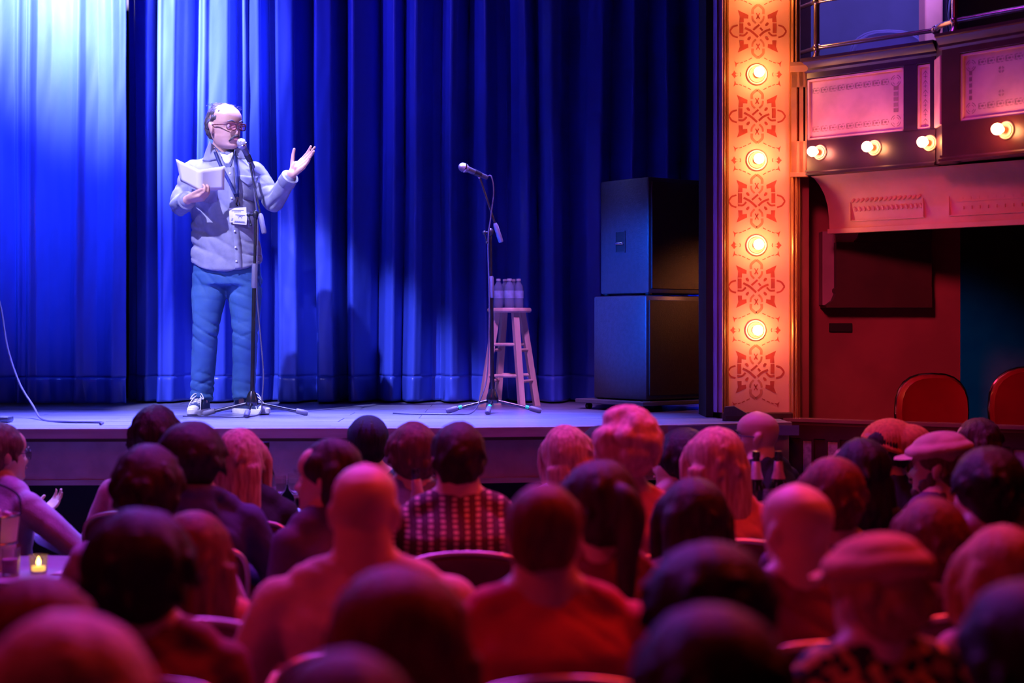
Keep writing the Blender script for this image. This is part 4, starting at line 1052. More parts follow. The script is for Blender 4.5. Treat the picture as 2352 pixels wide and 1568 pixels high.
# ---- chairs
m_vinyl = M('dark_vinyl', (.10, .012, .02), .38, ns=12, bump=.1); m_tube = M('chair_tube', (.62, .46, .42), .28, metal=.6)
def make_chair():
    t = thing('banquet_chair', '', 'chair', (0, 0, 0), 0, 'banquet chairs under the audience')
    # faces +Y: sitter looks along +Y, backrest at y=-.22
    G().b2(-.21, .21, -.19, .21, .415, .455, bev=.018).build('seat', m_vinyl, t)
    out = [(-.19, .58), (-.205, .72), (-.20, .82), (-.16, .865), (-.08, .882), (0, .886), (.08, .882), (.16, .865), (.20, .82), (.205, .72), (.19, .58)]
    q = [(p.x, p.y) for p in smooth_path([Vector((a, b, 0)) for a, b in out], 4)]
    yb = lambda z: -.215-(z-.5)*.10
    rings = []
    for dy, k in ((.016, .93), (.022, .985), (.0, 1.0), (-.012, .985), (-.014, .93)):
        rings.append([Vector((x*k, yb(z)+dy, .58+(z-.58)*k)) for x, z in q])
    G().loft(rings).build('backrest', m_vinyl, t)
    G().tube([(-.195, -.19, .44)]+[Vector((x*1.035, yb(z), .58+(z-.58)*1.035)) for x, z in q]+[(.195, -.19, .44)], .0105, 10).build('back_frame', m_tube, t)
    for sx in (-1, 1):
        G().cap((sx*.18, -.18, .42), (sx*.20, -.25, .012), .011, .010, 8, 2).build('leg', m_tube, t)
        G().cap((sx*.18, .18, .42), (sx*.20, .20, .012), .011, .010, 8, 2).build('leg', m_tube, t)
    return t
chair0 = [None]
def chair_at(x, y, label, rz=0):
    if chair0[0] is None: c = chair0[0] = make_chair()
    else: c = copytree(chair0[0])
    c.location = (x, y, 0); c.rotation_euler = (0, 0, rz); c['label'] = label; return c

def hairmat(nm, c, c2, rough=.55, st=(1, 1, .12), ns=70, bump=.5):
    return M(nm, c, rough, col2=c2, ns=ns, stretch=st, bump=bump, bs=120, lo=.35, hi=.68, spec=.3)
H_DARK = hairmat('dark_brown_hair', (.020, .009, .010), (.050, .022, .020))
H_BLACK = hairmat('black_hair', (.010, .006, .009), (.025, .014, .018))
H_BROWN = hairmat('brown_hair', (.085, .035, .028), (.17, .075, .055))
H_BLOND = hairmat('blonde_hair', (.62, .36, .27), (.30, .12, .09))
H_FAIR = hairmat('fair_hair', (.72, .42, .38), (.42, .20, .17))
H_SAND = hairmat('sandy_hair', (.46, .22, .10), (.28, .11, .05))
H_RED = hairmat('auburn_hair', (.20, .055, .035), (.09, .02, .018))
def cloth(nm, c, c2=None, **k): return M(nm, c, k.pop('rough', .8), col2=c2, ns=k.pop('ns', 12), bump=.3, bs=150, **k)

def person(px, ytop, D, label,  hair='short', hm=None, skin=None, yaw=None, byaw=None, sw=.185, top=None, vox=.0135, lean=0, arms='lap', roll=0, pitch=0, hs=1.08, hair_len=.30, hw=1.0, trouser=None, thick=.012, extra=None, chair=True, chlabel=None, wide=1.0, beard=None, sleeve=True, hood=False, collar_=False, hat=None, openf=False, part_=0):
    skin = skin or m_skin; hm = hm or H_DARK
    top_ = P(px, ytop, D); X = top_.x; hair_t = .0 if hair == 'bald' else thick
    zt = top_.z-hair_t-(.02 if hat else 0)
    if byaw is None: byaw = R(6)*(1 if X > -1.2 else -1)
    by = byaw
    if yaw is None: yaw = math.atan2(X+1.6, max(8.8-D, 1.2))*.75
    seed = int(px*7+ytop) % 1000
    t = thing('person', label, 'person', (X, D, 0), by, 'seated audience')
    # local frame: body faces +Y; head at x=0,y=0
    k = min(max((zt-.46)/.86, .80), 1.08); sh = zt-.288*hs*max(k, .95); hy = -lean
    HM_ = Matrix.Translation((0, 0, zt-.116*hs)) @ Euler((R(pitch), R(roll), yaw-by), 'XYZ').to_matrix().to_4x4()
    hcen = Vector((0, 0, zt-.116*hs))
    g = G(); head_geo(g, HM_, hs, n=36)
    back = HM_ @ Vector((0, -.022*hs, -.055*hs))
    g.cap(back, (0, -.035+hy*.15, sh+.02), (.070 if wide > 1.05 else .058)*hs, .070*wide, 16)
    sy = -.035+hy*.2
    for sx in (-1, 1): g.cap((sx*.012, sy, sh+.075), (sx*sw*.62, sy, sh+.005), .048, .050, 12)
    tors = [(.47, hy-.05, .165, .125), (.60, hy*.85-.05, .150*wide, .118*wide), (lerp(.60, sh, .5), lerp(hy, 0, .5)-.05, .158*wide, .118*wide), (sh-.08, sy-.01, sw*.95, .112*wide), (sh-.025, sy, sw*.86, .085*wide), (sh+.01, sy, sw*.55, .068), (sh+.04, sy, .065*wide, .058)]
    g.loft([ering((0, y, z), a, b, 24, .9) for z, y, a, b in tors])
    joints = []
    for sx in (-1, 1):
        s0 = Vector((sx*sw, sy, sh-.045))
        if arms == 'lap': e = Vector((sx*(sw+.05), sy+.02+lean*.3, sh-.33)); w_ = Vector((sx*.10, sy+.27+lean*.2, max(.62, sh-.47)))
        elif arms == 'wide': e = Vector((sx*(sw+.12), sy+.03, sh-.29)); w_ = Vector((sx*.16, sy+.30, .72))
        elif arms == 'chin' and sx > 0: e = Vector((sx*(sw+.17), sy+.14, sh-.24)); w_ = Vector((.03, sy+.20, sh-.20))
        elif arms == 'chinL' and sx < 0: e = Vector((sx*(sw+.02), sy+.22, sh-.26)); w_ = Vector((-.03, sy+.17, sh+.0))
        else: e = Vector((sx*(sw+.05), sy+.05, sh-.30)); w_ = Vector((sx*.12, sy+.32, .80))
        g.cap(s0, e, .050*wide, .040, 12); g.cap(e, w_, .038, .026, 12)
        dh = (w_-e).normalized()
        hand_geo(g, w_, dh, Vector((-sx*.4, .1, -1)) if 'chin' not in arms else Vector((0, -.6, .6)), sx, curl=.45)
        joints.append((s0, e, w_))
    for sx in (-1, 1):
        h0 = Vector((sx*.09, hy-.01, .53)); kn = Vector((sx*.13, hy+.41, .51)); an = Vector((sx*.13, hy+.39, .10))
        g.cap(h0, kn, .075, .055, 12); g.cap(kn, an, .048, .034, 12)
    bvox = vox
    g.remesh('body', skin, t, vox=bvox, smooth=2)
    if vox < .009:
        for sx in (-1, 1):
            e_ = G().ell(HM_ @ Vector((sx*.032*hs, .066*hs, -.002)), [.0125*hs]*3, n=12, m=8).build('eye', m_eye, t)
            G().ell(HM_ @ Vector((sx*.032*hs, .0765*hs, -.002)), [.005*hs]*3, n=8, m=6).build('iris', m_iris, e_)
            G().tube([HM_ @ Vector((sx*a*hs, b*hs, c*hs)) for a, b, c in ((.014, .095, .020), (.032, .092, .026), (.05, .080, .020))], [.003, .004, .002], 6).build('eyebrow', hm if hair != 'bald' else H_DARK, t)
        G().tube([HM_ @ Vector((a*hs, b*hs, c*hs)) for a, b, c in ((-.020, .086, -.062), (0, .094, -.060), (.020, .086, -.062))], [.003, .005, .003], 8).build('lips', M('lips', (.50, .17, .16), .4), t)
    # ---- top
    tm = top or cloth('dark_jersey', (.06, .03, .05))
    g = G(); inf = .014
    rows_ = [(z, y, a+inf+.004, b+inf+.004) for z, y, a, b in tors]
    rows_ = rows_[:-1]+[(sh+.035, sy, .085*wide, .078)]
    g.loft([ering((0, y, z), a, b, 28, .9) for z, y, a, b in rows_])
    for s0, e, w_ in joints:
        g.cap((s0.x*.6, s0.y, s0.z+.012), s0, .055*wide, .062*wide, 14)
        if sleeve: g.cap(s0, e, .064*wide, .054, 14); g.cap(e, lerp(e, w_, .86), .050, .040, 14)
        else: g.cap(s0, lerp(s0, e, .7), .064*wide, .058, 14)
    for sx in (-1, 1): g.cap((sx*.015, sy, sh+.050), (sx*sw*.62, sy, sh+.008), .054, .060, 12)
    if hood:
        for a in np.linspace(R(150), R(390), 13): g.ell((.095*cos(a), sy-.01+.085*sin(a), sh+.05-.02*sin(a)), (.038, .038, .034), n=10, m=7)
        g.ell((0, sy-.09, sh-.0), (.10, .055, .075), n=14, m=10)
    if collar_: g.loft([ering((0, sy, z), a, b, 24) for z, a, b in ((sh+.02, .082, .078), (sh+.07, .074, .070), (sh+.072, .070, .066), (sh+.03, .070, .066))])
    def td(c, n):
        d = .006*lump(c, 13, seed, 3)+.008*crease(c, (.5, .3, .8), 48, seed+3)+.007*crease(c, (-.6, .2, .6), 40, seed+7)
        return c+n*d[:, None]
    g.remesh('top', tm, t, vox=.0125, smooth=3, disp=td)
    # ---- trousers and shoes (mostly hidden)
    g = G(); g.loft([ering((0, hy-.05, z), .180, .135, 20) for z in (.455, .50, .56)])
    for sx in (-1, 1):
        h0 = Vector((sx*.09, hy-.01, .545)); kn = Vector((sx*.13, hy+.41, .52)); an = Vector((sx*.13, hy+.39, .09))
        g.cap(h0, kn, .088, .070, 12); g.cap(kn, an, .064, .054, 12)
    g.remesh('trousers', trouser or M('dark_trousers', (.03, .03, .05), .8), t, vox=.02, smooth=2)
    for sx in (-1, 1):
        G().ell((sx*.13, hy+.45, .045), (.045, .13, .043), n=14, m=8).build('shoe', m_black, t)
    # ---- hair
    def hp(x, y, z): return HM_ @ Vector((x*hs, y*hs, z*hs))
    E3 = HM_.to_3x3()
    def he(g, c, r, e=(0, 0, 0)): g.ell(hp(*c), [q*hs for q in r], (E3 @ Euler(e).to_matrix()).to_euler(), 22, 14)
    if hair != 'bald':
        g = G(); T = thick
        if hair in ('short', 'crop', 'bushy', 'bob', 'long', 'pony', 'bun', 'cap'):
            he(g, (0, -.020-T*.35, .030), ((.077+T)*hw, .094+T*.75, .088+T)); he(g, (0, -.048, -.005), ((.070+T)*hw, .062+T*.6, .072+T))
            if hair != 'crop': he(g, (0, -.055, -.045), ((.058+T)*hw, .045+T*.5, .045+T*.6))
            for sx in (-1, 1): he(g, (sx*.062*hw, .005, .035), (.022+T*.7, .055, .050))
        rs = np.random.RandomState(seed+9)
        for i in range({'crop': 0, 'short': 34, 'bushy': 30, 'pony': 14}.get(hair, 10)):
            a = rs.uniform(R(150), R(390)); el_ = rs.uniform(-.5, 1.35)
            q = Vector(((.074+T)*hw*cos(a)*cos(el_), -.020-T*.3+(.090+T*.8)*math.sin(a)*cos(el_), .022+(.086+T)*math.sin(el_)))
            d_ = Vector((-math.sin(a)*rs.uniform(-1, 1), cos(a)*rs.uniform(-1, 1), -1.1)).normalized()*rs.uniform(.03, .055)+Vector((q.x, q.y+.02, 0))*.10
            g.tube([hp(*q), hp(*(q+d_*.5+q*.02)), hp(*(q+d_))], [.012+T*.2, .012, .003], 7)
        if hair == 'bushy':
            rs = np.random.RandomState(seed)
            for i in range(70):
                a = rs.uniform(0, 2*pi); el_ = rs.uniform(-.6, 1.4)
                if sin(a) > .35 and el_ < .75: continue
                he(g, ((.075+T)*hw*cos(a)*cos(el_), -.02+(.085+T)*sin(a)*cos(el_), .015+(.085+T)*sin(el_)), (.036, .036, .034))
        if hair in ('bob', 'long', 'pony'):
            L = {'bob': .07, 'long': hair_len, 'pony': .02}[hair]; zb_ = -.05-L
            if hair != 'pony':
                n_ = 7; rg = []
                for i in range(n_):
                    q = i/(n_-1); z = lerp(.075, zb_, q)
                    a = (.060+T, .082+T*.9, .086+T, .087+T, .088+T+.01*(L > .1), .088+T+.015*(L > .1), .078+T)[i]*hw; b = lerp(.055, .040, q**.6)+T*.3
                    y = lerp(-.038, -.072 if L > .1 else -.045, q**.6)
                    rg.append([hp(v.x, v.y, v.z) for v in ering((.01*math.sin(q*5+seed), y, z), a, b, 26)])
                g.loft(rg)
                rs = np.random.RandomState(seed)
                for i in range(14):   # locks that end unevenly
                    a = rs.uniform(R(185), R(355)); x0 = (.083+T)*hw*cos(a); y0 = -.045+.06*sin(a)
                    e_ = zb_-rs.uniform(.0, .05)*(2 if L > .1 else .6)
                    g.tube([hp(x0, y0, -.01), hp(x0*1.05, y0-.012, lerp(0, e_, .5)), hp(x0*1.0, y0-.008, e_)], [.016*hs, .018*hs, .006*hs], 8)
                for sx in (-1, 1):
                  if not openf: g.tube([hp(sx*.070*hw, .04, .055), hp(sx*.086*hw, .045, .0), hp(sx*.090*hw, .025, zb_*.55), hp(sx*.080*hw, .0, zb_*.95)], [.018, .022, .024, .010], 10)
        if hair == 'pony':
            g.tube(smooth_path([hp(0, -.09, .05), hp(0, -.135, .055), hp(.01, -.155, .0), hp(0, -.145, -.10), hp(.01, -.12, -.10-hair_len)], 4), [.022, .024, .026, .028, .030, .033, .036, .038, .040, .040, .040, .038, .034, .030, .024, .014, .006], 14)
        if hair == 'bun': he(g, (0, -.105, .075), (.045, .042, .042))
        def hd(c, n):
            l = (c-np.array(hcen))
            az = np.arctan2(l[:, 1], l[:, 0]); v = lump(np.stack([cos_(az)*.1, sin_(az)*.1, l[:, 2]*.12], 1), 150, seed+5, 2)
            return c+n*(.0035*v+.004*lump(c, 30, seed+2, 2)*(1.2 if hair == 'bushy' else 1))[:, None]
        g.remesh('hair', hm, t, vox=.0088, smooth=(5 if hair == 'bushy' else 2), disp=hd)
    if hat: hat(t, hp, he, HM_, hs)
    if beard:
        g = G()
        for sx in (-1, 1): he(g, (sx*.050, .030, -.070), (.018, .030, .034)); he(g, (sx*.062, .01, -.045), (.012, .018, .035))
        he(g, (0, .062, -.098), (.040, .030, .026)); he(g, (0, .088, -.050), (.026, .012, .008))
        g.remesh('beard', beard, t, vox=.005, smooth=1, disp=lambda c, n: c+n*(.002*lump(c, 260, 3, 2))[:, None])
    if extra: extra(t, hp, HM_, sh, sy)
    if chair:
        c_, s_ = cos(by), sin(by); yy = hy-.05; 
        chair_at(X-s_*yy, D+c_*yy, chlabel or 'banquet chair under the '+' '.join(label.split()[:11]), by)
    return t
cos_, sin_ = np.cos, np.sin
def beanie(mat, slouch=.02, fold=True):
    def f(t, hp, he, HM_, hs):
        g = G(); he(g, (0, -.022, .046), (.087, .110, .084)); he(g, (0, -.070-slouch, .040), (.074, .058+slouch, .068))
        g.tube([hp(.080*math.cos(a), -.016+.098*math.sin(a), .030+.36*(.098*math.sin(a)-.03)) for a in np.linspace(0, 2*pi, 40)], .013, 8)
        def d(c, n):
            az = np.arctan2(c[:, 1]-hp(0, 0, 0).y, c[:, 0]); return c+n*(.0016*np.sin(az*52)+.004*lump(c, 22, 6, 2))[:, None]
        g.remesh('beanie', mat, t, vox=.006, smooth=2, disp=d)
    return f
def flatcap(mat, back=False):
    def f(t, hp, he, HM_, hs):
        g = G(); he(g, (0, -.012, .062), (.106, .128, .046), (R(-8), 0, 0)); he(g, (0, -.012, .085), (.085, .100, .045), (R(-8), 0, 0))
        g.loft([[hp(v.x, v.y, v.z) for v in ering((0, -.012, z), a, b, 28, 1)] for z, a, b in ((.022, .084, .104), (.06, .090, .110))])
        m_ = g.remesh('cap', mat, t, vox=.007, smooth=3, disp=lambda c, n: c+n*(.004*lump(c, 28, 4, 3))[:, None])
        s_ = -1 if back else 1; g = G(); rg = []
        for q in np.linspace(0, 1, 7):
            a = lerp(.082, .040, q**2); rg.append([hp(x, s_*(.085+.065*q-.5*x*x*3), .045-.018*q+zz_-2.0*x*x) for x, zz_ in [(-a, 0), (-a*.5, .004), (0, .005), (a*.5, .004), (a, 0), (a*.5, -.004), (0, -.004), (-a*.5, -.004)]])
        g.loft(rg).build('brim', mat, m_)
    return f
def ballcap(mat):
    def f(t, hp, he, HM_, hs):
        g = G(); he(g, (0, -.014, .040), (.085, .104, .086)); g.remesh('cap', mat, t, vox=.007, smooth=3)
    return f
def specs(t, hp, HM_, sh, sy):
    g = G()
    for sx in (-1, 1):
        pts = [hp(x, .104-abs(x)*.22, z) for x, z in rrect(sx*.034, -.004, .025, .018)]; pts.append(pts[0]); g.tube(pts, .0024, 6)
        g.tube([hp(sx*.058, .092, .004), hp(sx*.076, .07, .006), hp(sx*.084, -.02, .0)], .0024, 6)
    g.tube([hp(-.009, .104, .002), hp(0, .107, .004), hp(.009, .104, .002)], .0024, 6); g.build('glasses', m_blk, t)

c_mauve = cloth('mauve_shirt', (.52, .40, .62)); c_pink = cloth('pink_knit', (.66, .30, .42)); c_lav = cloth('lavender_cotton', (.45, .36, .52))
c_navy = cloth('navy_hoodie', (.045, .035, .12)); c_black = cloth('black_coat', (.015, .012, .03)); c_cream = cloth('cream_shirt', (.66, .42, .36))
c_white = cloth('white_knit', (.72, .62, .74), (.55, .45, .60), ns=60); c_red = cloth('crimson_tee', (.58, .055, .06)); c_rose = cloth('rose_top', (.62, .18, .22))
c_plum = cloth('plum_jacket', (.10, .04, .12)); c_maroon = cloth('maroon_top', (.22, .03, .05)); c_coral = cloth('coral_sleeve', (.70, .22, .16)); c_grey = cloth('grey_jacket', (.16, .13, .22)); c_olive = cloth('olive_top', (.12, .07, .03)); c_peach = cloth('peach_shirt', (.66, .36, .30))
# woven plaid: rows of pale dashes on maroon
def plaid():
    m = bpy.data.materials.new('maroon_plaid'); m.use_nodes = True; nt = m.node_tree; b = nt.nodes['Principled BSDF']; b.inputs['Roughness'].default_value = .8
    tc = nt.nodes.new('ShaderNodeTexCoord'); 
    def wv(direction, scale, dist):
        w_ = nt.nodes.new('ShaderNodeTexWave'); w_.bands_direction = direction; w_.inputs['Scale'].default_value = scale; w_.inputs['Distortion'].default_value = dist; w_.inputs['Detail'].default_value = 1
        nt.links.new(tc.outputs['Object'], w_.inputs[0]); r = nt.nodes.new('ShaderNodeValToRGB'); r.color_ramp.elements[0].position = .62; r.color_ramp.elements[1].position = .72
        nt.links.new(w_.outputs['Fac'], r.inputs[0]); return r
    a, c = wv('X', 7.5, 1.6), wv('Z', 17, 1.2)
    mu = nt.nodes.new('ShaderNodeMath'); mu.operation = 'MULTIPLY'; nt.links.new(a.outputs[0], mu.inputs[0]); nt.links.new(c.outputs[0], mu.inputs[1])
    ad = nt.nodes.new('ShaderNodeMath'); ad.operation = 'MULTIPLY_ADD'; ad.inputs[1].default_value = .18; nt.links.new(a.outputs[0], ad.inputs[0]); nt.links.new(mu.outputs[0], ad.inputs[2])
    mx = nt.nodes.new('ShaderNodeMix'); mx.data_type = 'RGBA'; mx.inputs[6].default_value = (.085, .018, .03, 1); mx.inputs[7].default_value = (.78, .48, .36, 1)
    mx.clamp_factor = True; nt.links.new(ad.outputs[0], mx.inputs[0]); nt.links.new(mx.outputs[2], b.inputs['Base Color']); return m
def blotch():
    m = bpy.data.materials.new('gold_black_print'); m.use_nodes = True; nt = m.node_tree; b = nt.nodes['Principled BSDF']; b.inputs['Roughness'].default_value = .7
    tc = nt.nodes.new('ShaderNodeTexCoord'); v = nt.nodes.new('ShaderNodeTexVoronoi'); v.inputs['Scale'].default_value = 42; nt.links.new(tc.outputs['Object'], v.inputs[0])
    r = nt.nodes.new('ShaderNodeValToRGB'); r.color_ramp.interpolation = 'CONSTANT'
    r.color_ramp.elements[0].color = (.01, .008, .01, 1); r.color_ramp.elements[1].position = .45; r.color_ramp.elements[1].color = (.62, .33, .06, 1); e = r.color_ramp.elements.new(.72); e.color = (.25, .06, .04, 1)
    nt.links.new(v.outputs['Color'], r.inputs[0]); nt.links.new(r.outputs[0], b.inputs['Base Color']); return m

# front rows -> back rows
person(8, 968, 6.85, 'woman in pale mauve shirt at left frame edge, chin on hand, facing the stage', 'short', H_BROWN, yaw=R(-52), byaw=R(-30), top=c_mauve, vox=.0075, arms='chin', sleeve=True, extra=specs, thick=.016)
person(360, 930, 6.82, 'woman in a pink top with tall dark hair, highest head left of the man', 'short', H_DARK, top=c_pink, hw=.94, thick=.030, sw=.18, arms='wide')
person(556, 983, 6.53, 'woman with very long blonde-red hair near the stage under the man', 'long', H_BLOND, hair_len=.34, top=c_black, yaw=R(-12), sw=.17)
person(845, 944, 7.11, 'person in a close-fitting dark cap seated at the stage edge', 'crop', H_BLACK, top=c_black, hat=ballcap(cloth('dark_blue_cap', (.02, .02, .06))), thick=.006, yaw=R(12))
person(945, 967, 6.41, 'person with brown hair and grey jacket between dark cap and plaid shirt', 'short', H_BROWN, top=c_grey, yaw=R(20), sw=.18, thick=.014)
person(1302, 975, 6.43, 'woman with a blonde bob in white knitwear leaning in to the left', 'bob', H_BLOND, top=c_white, roll=-14, sw=.175, byaw=R(14), yaw=R(14), hw=1.02)
person(1372, 976, 7.15, 'dark-haired person half hidden beside the blonde bob', 'short', H_DARK, top=c_plum, sw=.16)
person(1556, 982, 6.65, 'person with black hair in dark clothes between fair waves and long blonde hair', 'short', H_BLACK, top=c_black, hw=1.12, thick=.02, yaw=R(70), vox=.008)
person(1640, 979, 5.95, 'woman with long straight blonde hair hanging to her back', 'long', H_BLOND, hair_len=.30, top=c_coral, yaw=R(14), sw=.17, hw=1.08)
person(1738, 943, 7.15, 'bald man with glasses in a dark jacket, in profile below the pillar', 'bald', None, yaw=R(74), byaw=R(45), top=c_black, vox=.0065, extra=specs, collar_=True, hs=1.0)
person(2030, 955, 6.98, 'bearded man in an orange-lit beanie and black coat beside the wainscot', 'crop', H_DARK, yaw=R(66), byaw=R(40), top=c_black, vox=.007, hat=beanie(cloth('orange_lit_knit', (.75, .22, .05), ns=60), .035), beard=H_DARK, collar_=True, thick=.006)  # orange light on the beanie is put into the knit colour
person(2240, 958, 7.15, 'person with short greyish hair far right, behind the flat cap', 'short', H_BROWN, top=c_grey, yaw=R(50), hs=.95)
person(1052, 968, 5.64, 'dark-haired man in a maroon plaid shirt at centre', 'short', H_DARK, top=plaid(), sw=.22, wide=1.12, yaw=R(6), thick=.010, collar_=True, arms='wide')
person(1432, 940, 5.56, 'person with tousled fair wavy hair in a rose top', 'bushy', H_FAIR, top=c_rose, yaw=R(28), sw=.185, hw=.95, thick=.012)
person(1968, 1006, 5.88, 'person with long dark hair directly behind the orange-lit beanie', 'long', H_BLACK, hair_len=.16, top=c_black, sw=.19)
person(2150, 985, 6.27, 'man in a pale flat cap, bearded, in profile at right', 'short', H_BROWN, yaw=R(68), byaw=R(30), top=c_plum, vox=.007, hat=flatcap(cloth('tan_cap', (.52, .30, .26))), beard=H_BROWN, thick=.004)
person(748, 1006, 5.42, 'woman in dark jacket with brown hair, in profile facing left', 'long', H_DARK, hair_len=.10, openf=True, yaw=R(80), byaw=R(40), top=c_plum, vox=.0065, sw=.17, hw=.95)
person(446, 966, 5.83, 'person with thick dark hair wearing a navy hooded jacket', 'short', H_DARK, top=c_navy, hood=True, sw=.20, wide=1.1, hw=1.18, thick=.020, yaw=R(-8), arms='wide')
person(343, 1020, 5.12, 'person with round dark hair and lavender sleeves in front of the pink top', 'short', H_DARK, top=c_lav, sw=.19, arms='wide', hw=.98, thick=.030)
person(1362, 1056, 4.43, 'woman with a long dark ponytail in front of the tousled fair hair', 'pony', H_DARK, hair_len=.26, top=c_maroon, sw=.17, hw=1.06, yaw=R(34), thick=.016)
person(1902, 1049, 5.18, 'person with smooth auburn hair below the orange-lit beanie', 'short', H_RED, top=c_plum, hw=1.05, thick=.014, sw=.18)
person(2256, 1026, 5.18, 'man with thick black hair and rose shirt at far right', 'short', H_BLACK, top=c_rose, yaw=R(40), hw=1.15, thick=.022, sw=.19)
person(838, 1062, 4.02, 'bald man in a cream shirt, back to the camera, left of plaid', 'bald', None, top=c_cream, sw=.215, wide=1.12, yaw=R(-4), vox=.010, arms='wide')
person(1586, 1096, 4.86, 'woman with straight dark hair in front of the long blonde hair', 'long', H_DARK, hair_len=.12, top=c_maroon, hw=1.05, sw=.17, thick=.014)
person(1830, 1108, 4.12, 'man with a shaved head lit pink, right of the long blonde hair', 'bald', None, top=c_maroon, yaw=R(26), sw=.20, wide=1.08, vox=.010)
person(2128, 1140, 4.48, 'person with auburn hair between tan newsboy cap and black hair', 'short', H_RED, top=c_maroon, hw=1.05, sw=.19)
person(2290, 1205, 3.78, 'person with sandy hair near the right frame edge in a peach top', 'bob', H_SAND, top=c_peach, yaw=R(20), sw=.18)
person(1250, 1110, 3.73, 'man in a crimson tee shirt with cropped hair, back to camera', 'crop', H_RED, top=c_red, sw=.215, wide=1.12, hs=1.06, yaw=R(-2), thick=.007)
person(448, 1170, 4.42, 'person with long auburn hair and coral sleeve beside the large dark head', 'long', H_RED, hair_len=.22, top=c_coral, sw=.19, arms='wide')
person(336, 1168, 3.72, 'person with big dark bushy hair in front of the coral sleeve', 'short', H_BLACK, top=c_maroon, hw=1.15, thick=.030, yaw=R(-18), sw=.19)
person(90, 1318, 3.02, 'person with dark red hair low at the left frame edge', 'short', H_RED, top=c_maroon, hw=1.1)
person(1618, 1242, 3.03, 'person with a wide mop of black hair right of the crimson tee', 'short', H_BLACK, top=c_plum, hw=1.12, thick=.030)
person(2005, 1205, 3.39, 'person in a tan newsboy cap and gold-and-black printed shirt', 'short', H_SAND, top=blotch(), hat=flatcap(cloth('tan_cap_worn', (.62, .27, .14)), back=False), yaw=R(30), hs=1.05, thick=.010, sw=.20)
person(2345, 1325, 2.68, 'dark-haired person in a pink top cut by the right frame edge', 'short', H_BLACK, top=c_pink, sw=.20, hw=1.0, thick=.028)
person(912, 1300, 2.83, 'person with long dark red hair lowest in front of the bald man', 'long', H_RED, hair_len=.26, top=c_plum, hw=1.22, thick=.020)
person(1622, 1385, 2.33, 'person with dark hair low at the bottom right of centre', 'short', H_DARK, top=c_maroon, hw=1.05, thick=.030)
person(160, 1402, 2.31, 'person with rosy fair hair filling the bottom left corner', 'short', H_FAIR, top=c_maroon, hw=1.10, thick=.030)
person(790, 1492, 2.12, 'top of a reddish-brown haired head at the bottom edge', 'short', H_BROWN, top=c_maroon, hw=1.08, thick=.018, hs=1.0)
# ================================================================ TABLES AND DRINKS
m_glassd = M('dark_bottle_glass', (.012, .02, .012), .06, coat=.6, spec=.8); m_foil = M('rose_foil', (.78, .45, .42), .3, metal=.5, ns=30, bump=.2); m_foilw = M('pale_foil', (.80, .72, .80), .3, metal=.4, ns=30, bump=.2)
m_clear = M('clear_glass', (.9, .9, .95), .03, trans=.92, ior=1.35); m_label = M('paper_label', (.75, .66, .70), .6)
m_cloth = M('tablecloth_dark', (.05, .02, .05), .8); m_top = M('table_laminate', (.40, .34, .46), .35, ns=8)
def table(x, y, r, z, label):
    t = thing('round_table', label, 'table', (x, y, 0), 0, 'small round tables')
    G().lathe([(0, z-.03), (r-.01, z-.03), (r, z-.02), (r, z-.004), (r-.006, z), (0, z)], n=40).build('tabletop', m_top, t)
    G().lathe([(0, .02), (.03, .02), (.03, z-.03), (0, z-.03)], n=16).build('column', m_black, t)
    G().lathe([(0, 0), (min(.24, r), 0), (min(.24, r), .012), (.04, .035), (0, .035)], n=28).build('base', m_black, t)
def bottle(x, y, z, label, foil, tilt=0, sc_=1.0):
    t = thing('wine_bottle', label, 'bottle', (x, y, z+.0015), 0, 'sparkling wine bottles'); t.rotation_euler = (0, tilt, 0); t.scale = (sc_,)*3
    G().lathe([(0, 0), (.040, 0), (.043, .006), (.043, .15), (.040, .18), (.026, .222), (.018, .245), (.0155, .26), (0, .26)], n=26).build('glass_body', m_glassd, t)
    G().lathe([(.0295, .213), (.0205, .245), (.0168, .283), (.0160, .284)], n=22, cap=False).build('foil', foil, t)
    G().lathe([(0, .26), (.0150, .26), (.0150, .300), (.0172, .302), (.0175, .312), (.0165, .318), (.0165, .326), (0, .327)], n=20).build('neck', m_glassd, t)
    G().lathe([(.0435, .05), (.0437, .051), (.0437, .125), (.0435, .126)], n=26, cap=False).build('paper_label', m_label, t)
def wineglass(x, y, z, label):
    t = thing('wine_glass', label, 'glass', (x, y, z+.0015), 0, 'glasses on the tables')
    G().lathe([(0, 0), (.034, 0), (.034, .003), (.006, .008), (.004, .07), (.010, .085), (.030, .11), (.036, .14), (.032, .18), (.0305, .18), (.034, .14), (.028, .112), (.006, .09), (0, .089)], n=26).build('bowl', m_clear, t)
table(-1.86, 5.98, .33, .75, 'small round table at left holding the candle and ice bucket')
table(-1.10, 7.16, .22, .82, 'small round table at the stage under the blonde-red hair woman')
table(-.345, 6.02, .15, .80, 'small round table holding the pink-foiled bottle, left of plaid shirt')
table(1.06, 6.50, .26, .83, 'small round table with two bottles before the bald man in glasses')
bottle(-1.115, 7.10, .82, 'dark wine bottle with pink foil at the stage, beside the long blonde-red hair', m_foil)
bottle(-.338, 6.02, .80, 'dark bottle with pink foil between grey jacket and plaid shirt', m_foil, R(-6))
bottle(1.005, 6.45, .83, 'left of the two dark bottles below the bald man, pale foil', m_foilw)
bottle(1.098, 6.46, .83, 'right of the two dark bottles below the bald man, rose foil', m_foil)
wineglass(-1.05, 7.06, .82, 'stemmed wine glass beside the dark bottle at the stage'); wineglass(-.985, 7.12, .82, 'second stemmed glass right of the dark bottle at the stage')
wineglass(1.052, 6.36, .83, 'stemmed glass between the two bottles below the bald man')
t = thing('tent_card', 'small pale tent card on the table right of the rose-foiled bottle', 'card', (1.168, 6.44, .831), R(20))
